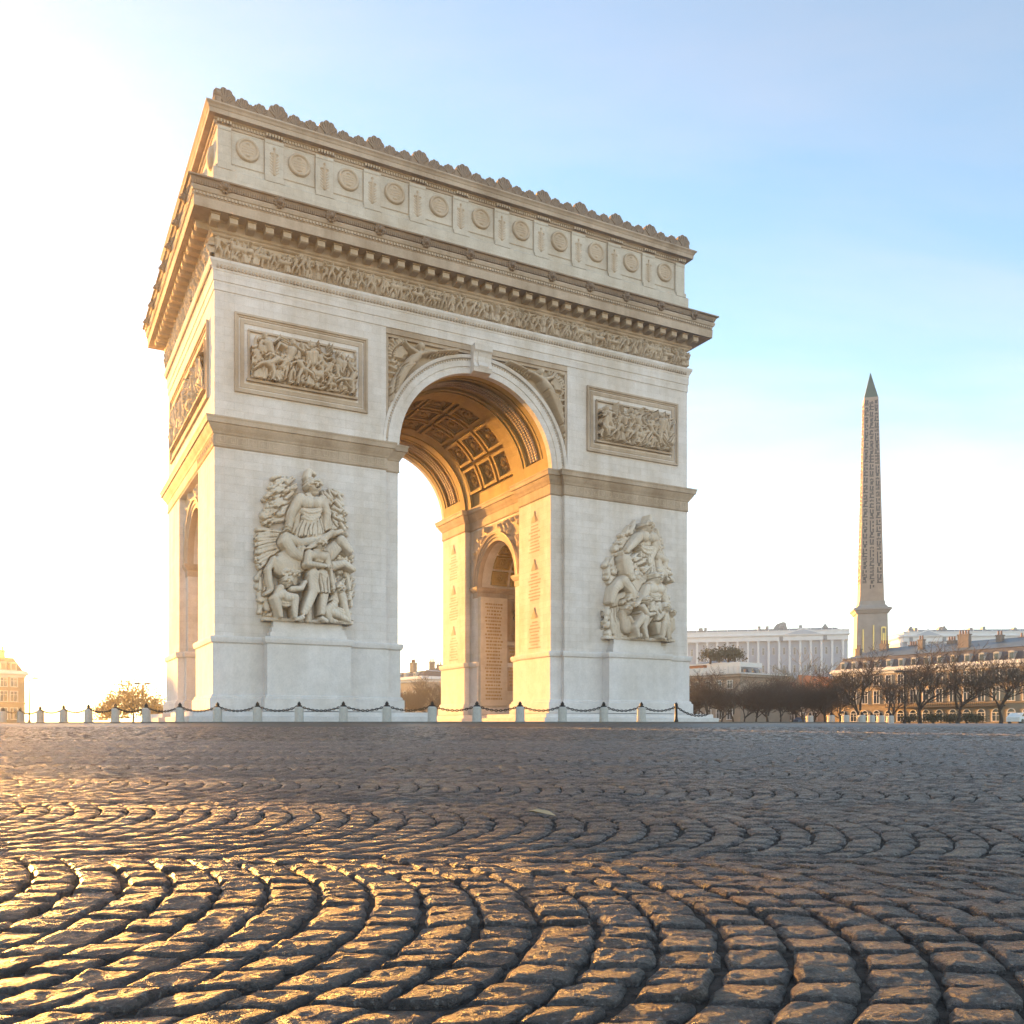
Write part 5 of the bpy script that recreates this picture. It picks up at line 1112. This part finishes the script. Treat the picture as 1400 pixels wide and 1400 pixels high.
thin = [tree_proto(s_, 10, 0.85, 5, 4, M['twig'], th=0.32) for s_ in (52, 57)]; dense += thin; used_ += [0, 0]
places = [(938, 150), (955, 165), (968, 146), (986, 160), (1003, 148), (1018, 168), (1034, 150), (1050, 164), (1067, 149), (1083, 166), (1098, 150), (1113, 162), (1128, 152), (1148, 172)]
for i, (x, d) in enumerate(places):
    k = (0, 1, 2, 0, 3, 1, 2, 0, 1, 4, 2, 0, 1, 2)[i]; sc = (0.62+0.24*((i*7) % 5)/4)*d/155*(0.8 if k > 2 else 1)
    place(dense[k], x, d, None, sc, i*2.3, 'dark bare tree in the thicket right of the arch, %s from the left' % names_[i], 'thicket of bare trees right of the arch', used_[k] == 0); used_[k] += 1
pale = tree_proto(31, 10, 0.8, 5, 4, M['twig2'], th=0.3); place(pale, 1090, 200, None, 1.35, 0.4, 'tall pale bare tree rising above the dark thicket', None, True)
for i, (x, d, s_) in enumerate(((560, 190, .8), (588, 196, .95), (604, 186, .75))): place(dense[i], x, d, None, s_, i*1.3, 'bare tree seen through the arch, %s from the left' % names_[i], 'bare trees seen through the arch')
def leafy(name, seed, r, h, n, mat, leaf):
    rnd = random.Random(seed); e = empty(name); t_ = MB(); t_.tube([(0, 0, -0.1), (0.1, 0, h*0.3), (0, 0.1, h*0.6)], [0.2, 0.15, 0.08], 6)
    for i in range(5): a = i*1.26; t_.tube([(0, 0, h*0.3), (r*0.6*cos(a), r*0.6*sin(a), h*0.65)], [0.1, 0.04], 4)
    t_.build('trunk', M['bark'], e); c = MB(); cl = [(rnd.gauss(0, .45)*r, rnd.gauss(0, .45)*r, h*(0.55+0.17*rnd.gauss(0, 1))) for _ in range(14)]
    for i in range(n):
        q = cl[i % 14]; s_ = 0.30*r; p = Vector((q[0]+rnd.gauss(0, s_), q[1]+rnd.gauss(0, s_), max(0.15*h, q[2]+rnd.gauss(0, s_*0.8))))
        u_ = Vector((rnd.gauss(0, 1), rnd.gauss(0, 1), rnd.gauss(0, 1))).normalized()*leaf; v_ = u_.cross(Vector((rnd.gauss(0, 1), rnd.gauss(0, 1), rnd.gauss(0, 1)))).normalized()*leaf*0.6
        c.add([p-u_, p+v_, p+u_, p-v_], [(0, 1, 2, 3)])
    link('crown', raw(c, 'crown', mat), e); return e
lt = leafy('leafy_tree', 5, 3.4, 7.5, 2600, M['gold_leaf_tree'], 0.26)
place(lt, 182, 150, None, 0.92, 0, 'golden leafy tree glowing left of the arch under the double lamp', 'golden trees left of the arch', True)
place(lt, 152, 158, None, 0.66, 1.2, 'lower golden tree left of the tallest golden one', 'golden trees left of the arch'); place(lt, 216, 165, None, 0.62, 2.2, 'small golden tree against the left edge of the arch', 'golden trees left of the arch')
rp2 = leafy('roof_shrub', 9, 1.4, 2.6, 900, M['green'], 0.16)
for i, (x, s_) in enumerate(((971, 1.3), (983, 1.0), (996, 1.5), (1005, 1.25))):
    place(rp2, x, 197, ZP+z_+2.9, s_, i, 'dark evergreen shrub on the white roof terrace, %s from the left' % names_[i], 'shrubs on the roof terrace', i == 0)
# hedge shrubs at the foot of the mansion block
hs = leafy('garden_shrub', 13, 1.3, 1.7, 700, M['green'], 0.15)
for i, x in enumerate((1243, 1276, 1299, 1322, 1335)): place(hs, x, 168, None, 1.0+0.2*(i % 2), i*1.1, 'dark low shrub under the mansion windows, %s from the left' % names_[i], 'shrubs before the mansion block', i == 0)
# --- street lamps
def lamp(label, px_, d, ytop, arms, mat=M['iron']):
    h = zat(ytop, d)-ZP; e = empty('street_lamp', (*at(px_, d), ZP), 0, label, 'street lamp', 'street lamps'); u = d/1239
    b = MB(); b.lathe([(0.28, 0), (0.26, 0.4), (0.14, 0.7), (0.11, h*0.6), (0.08, h-0.3), (0.06, h)], k=8); b.build('pole', mat, e)
    for a in arms:
        b = MB(); b.tube([(0, 0, h-0.5), (a*0.5, 0, h-0.1), (a, 0, h)], 0.05, 5); b.build('arm', mat, e)
        b = MB(); b.lathe([(0.1, 0.16), (0.55, 0.05), (0.62, -0.06), (0.4, -0.14), (0.1, -0.16)], (a, 0, h), 10); b.build('lamp_head', mat, e)
lamp('slim street lamp with one flat head beside the glowing corner block', 40, 150, 927, (0.95,)); lamp('street lamp with two flat heads above the golden trees', 195, 150, 934.5, (-0.85, 0.85))
lamp('street lamp with a dark cluster of heads before the mansion block', 1237, 142, 918, (-1.1, -0.4, 0.6, 1.2))
# --- white stone blocks and bollards at the far side, cars
wb = copy_tree(b0); nb_ = [(1107, 96), (1136, 92), (1156, 90), (1178, 90), (1191, 92), (1204, 94), (1217, 96)]
for i, (x, d) in enumerate(nb_):
    o = wb if i == 0 else copy_tree(wb); o.location = (*at(x, d), float(zg(d))); o.scale = (1.25, 1.25, 0.85)
    tag(o, 'pale stone bollard on the far side of the square, %s from the left' % names_[i], 'bollard', 'pale bollards before the mansion block')
def car_proto(c):
    e = empty('parked_car'); b = MB(); b.prism([(-2.1, 0.3), (2.1, 0.3), (2.15, 0.7), (1.9, 0.88), (1.0, 0.95), (0.45, 1.42), (-1.1, 1.45), (-1.75, 0.98), (-2.1, 0.9)], 'y', -0.85, 0.85); b.build('body', c, e)
    b = MB(); b.prism([(0.85, 0.97), (0.42, 1.36), (-1.05, 1.39), (-1.5, 1.0)], 'y', -0.87, 0.87); b.build('window', M['glass'], e)
    wm = MB(); wm.prism([(0.33*cos(i*pi/6), 0.33*sin(i*pi/6)) for i in range(12)], 'y', -0.1, 0.1); wme = wm.mesh('wheel', M['rail'])
    for x in (-1.35, 1.35):
        for y in (-0.8, 0.8): link('wheel', wme, e, (x, y, 0.33))
    return e
blue = plain('blue_car_paint', (0.05, 0.11, 0.2), 0.3, 0.1, 2, 0.2); wcar = plain('white_car_paint', (0.7, 0.75, 0.76), 0.35, 0.1, 2)
for i, (c, x, d, lab) in enumerate(((blue, 996, 200, 'blue car parked under the thicket, left one'), (wcar, 1020, 205, 'white car parked under the thicket left of the tall bollard'), (blue, 1098, 196, 'blue car parked close to the tall pale bollard'), (wcar, 1396, 118, 'white car cut by the right picture edge'))):
    e = car_proto(c); e.location = (*at(x, d), ZP-0.02); e.rotation_euler = (0, 0, 0.2*i); tag(e, lab, 'car', 'parked cars')
# ------------------------------------------------------------------ haze volume, added for the glow round the low sun
th = bpy.data.materials.new('haze'); th.use_nodes = True; nt = th.node_tree; nt.nodes.clear()
vo = nt.nodes.new('ShaderNodeVolumePrincipled'); vo.inputs['Color'].default_value = (0.97, 0.96, 0.95, 1); vo.inputs['Density'].default_value = 0.0006; vo.inputs['Anisotropy'].default_value = 0.86
mo_ = nt.nodes.new('ShaderNodeOutputMaterial'); nt.links.new(vo.outputs[0], mo_.inputs['Volume'])
b = MB(); b.box(-540, 540, -80, 640, -1.3, 92); hz = b.build('haze', th); hz['kind'] = 'stuff'; hz['label'] = 'pale haze added over the square for the sun glow'
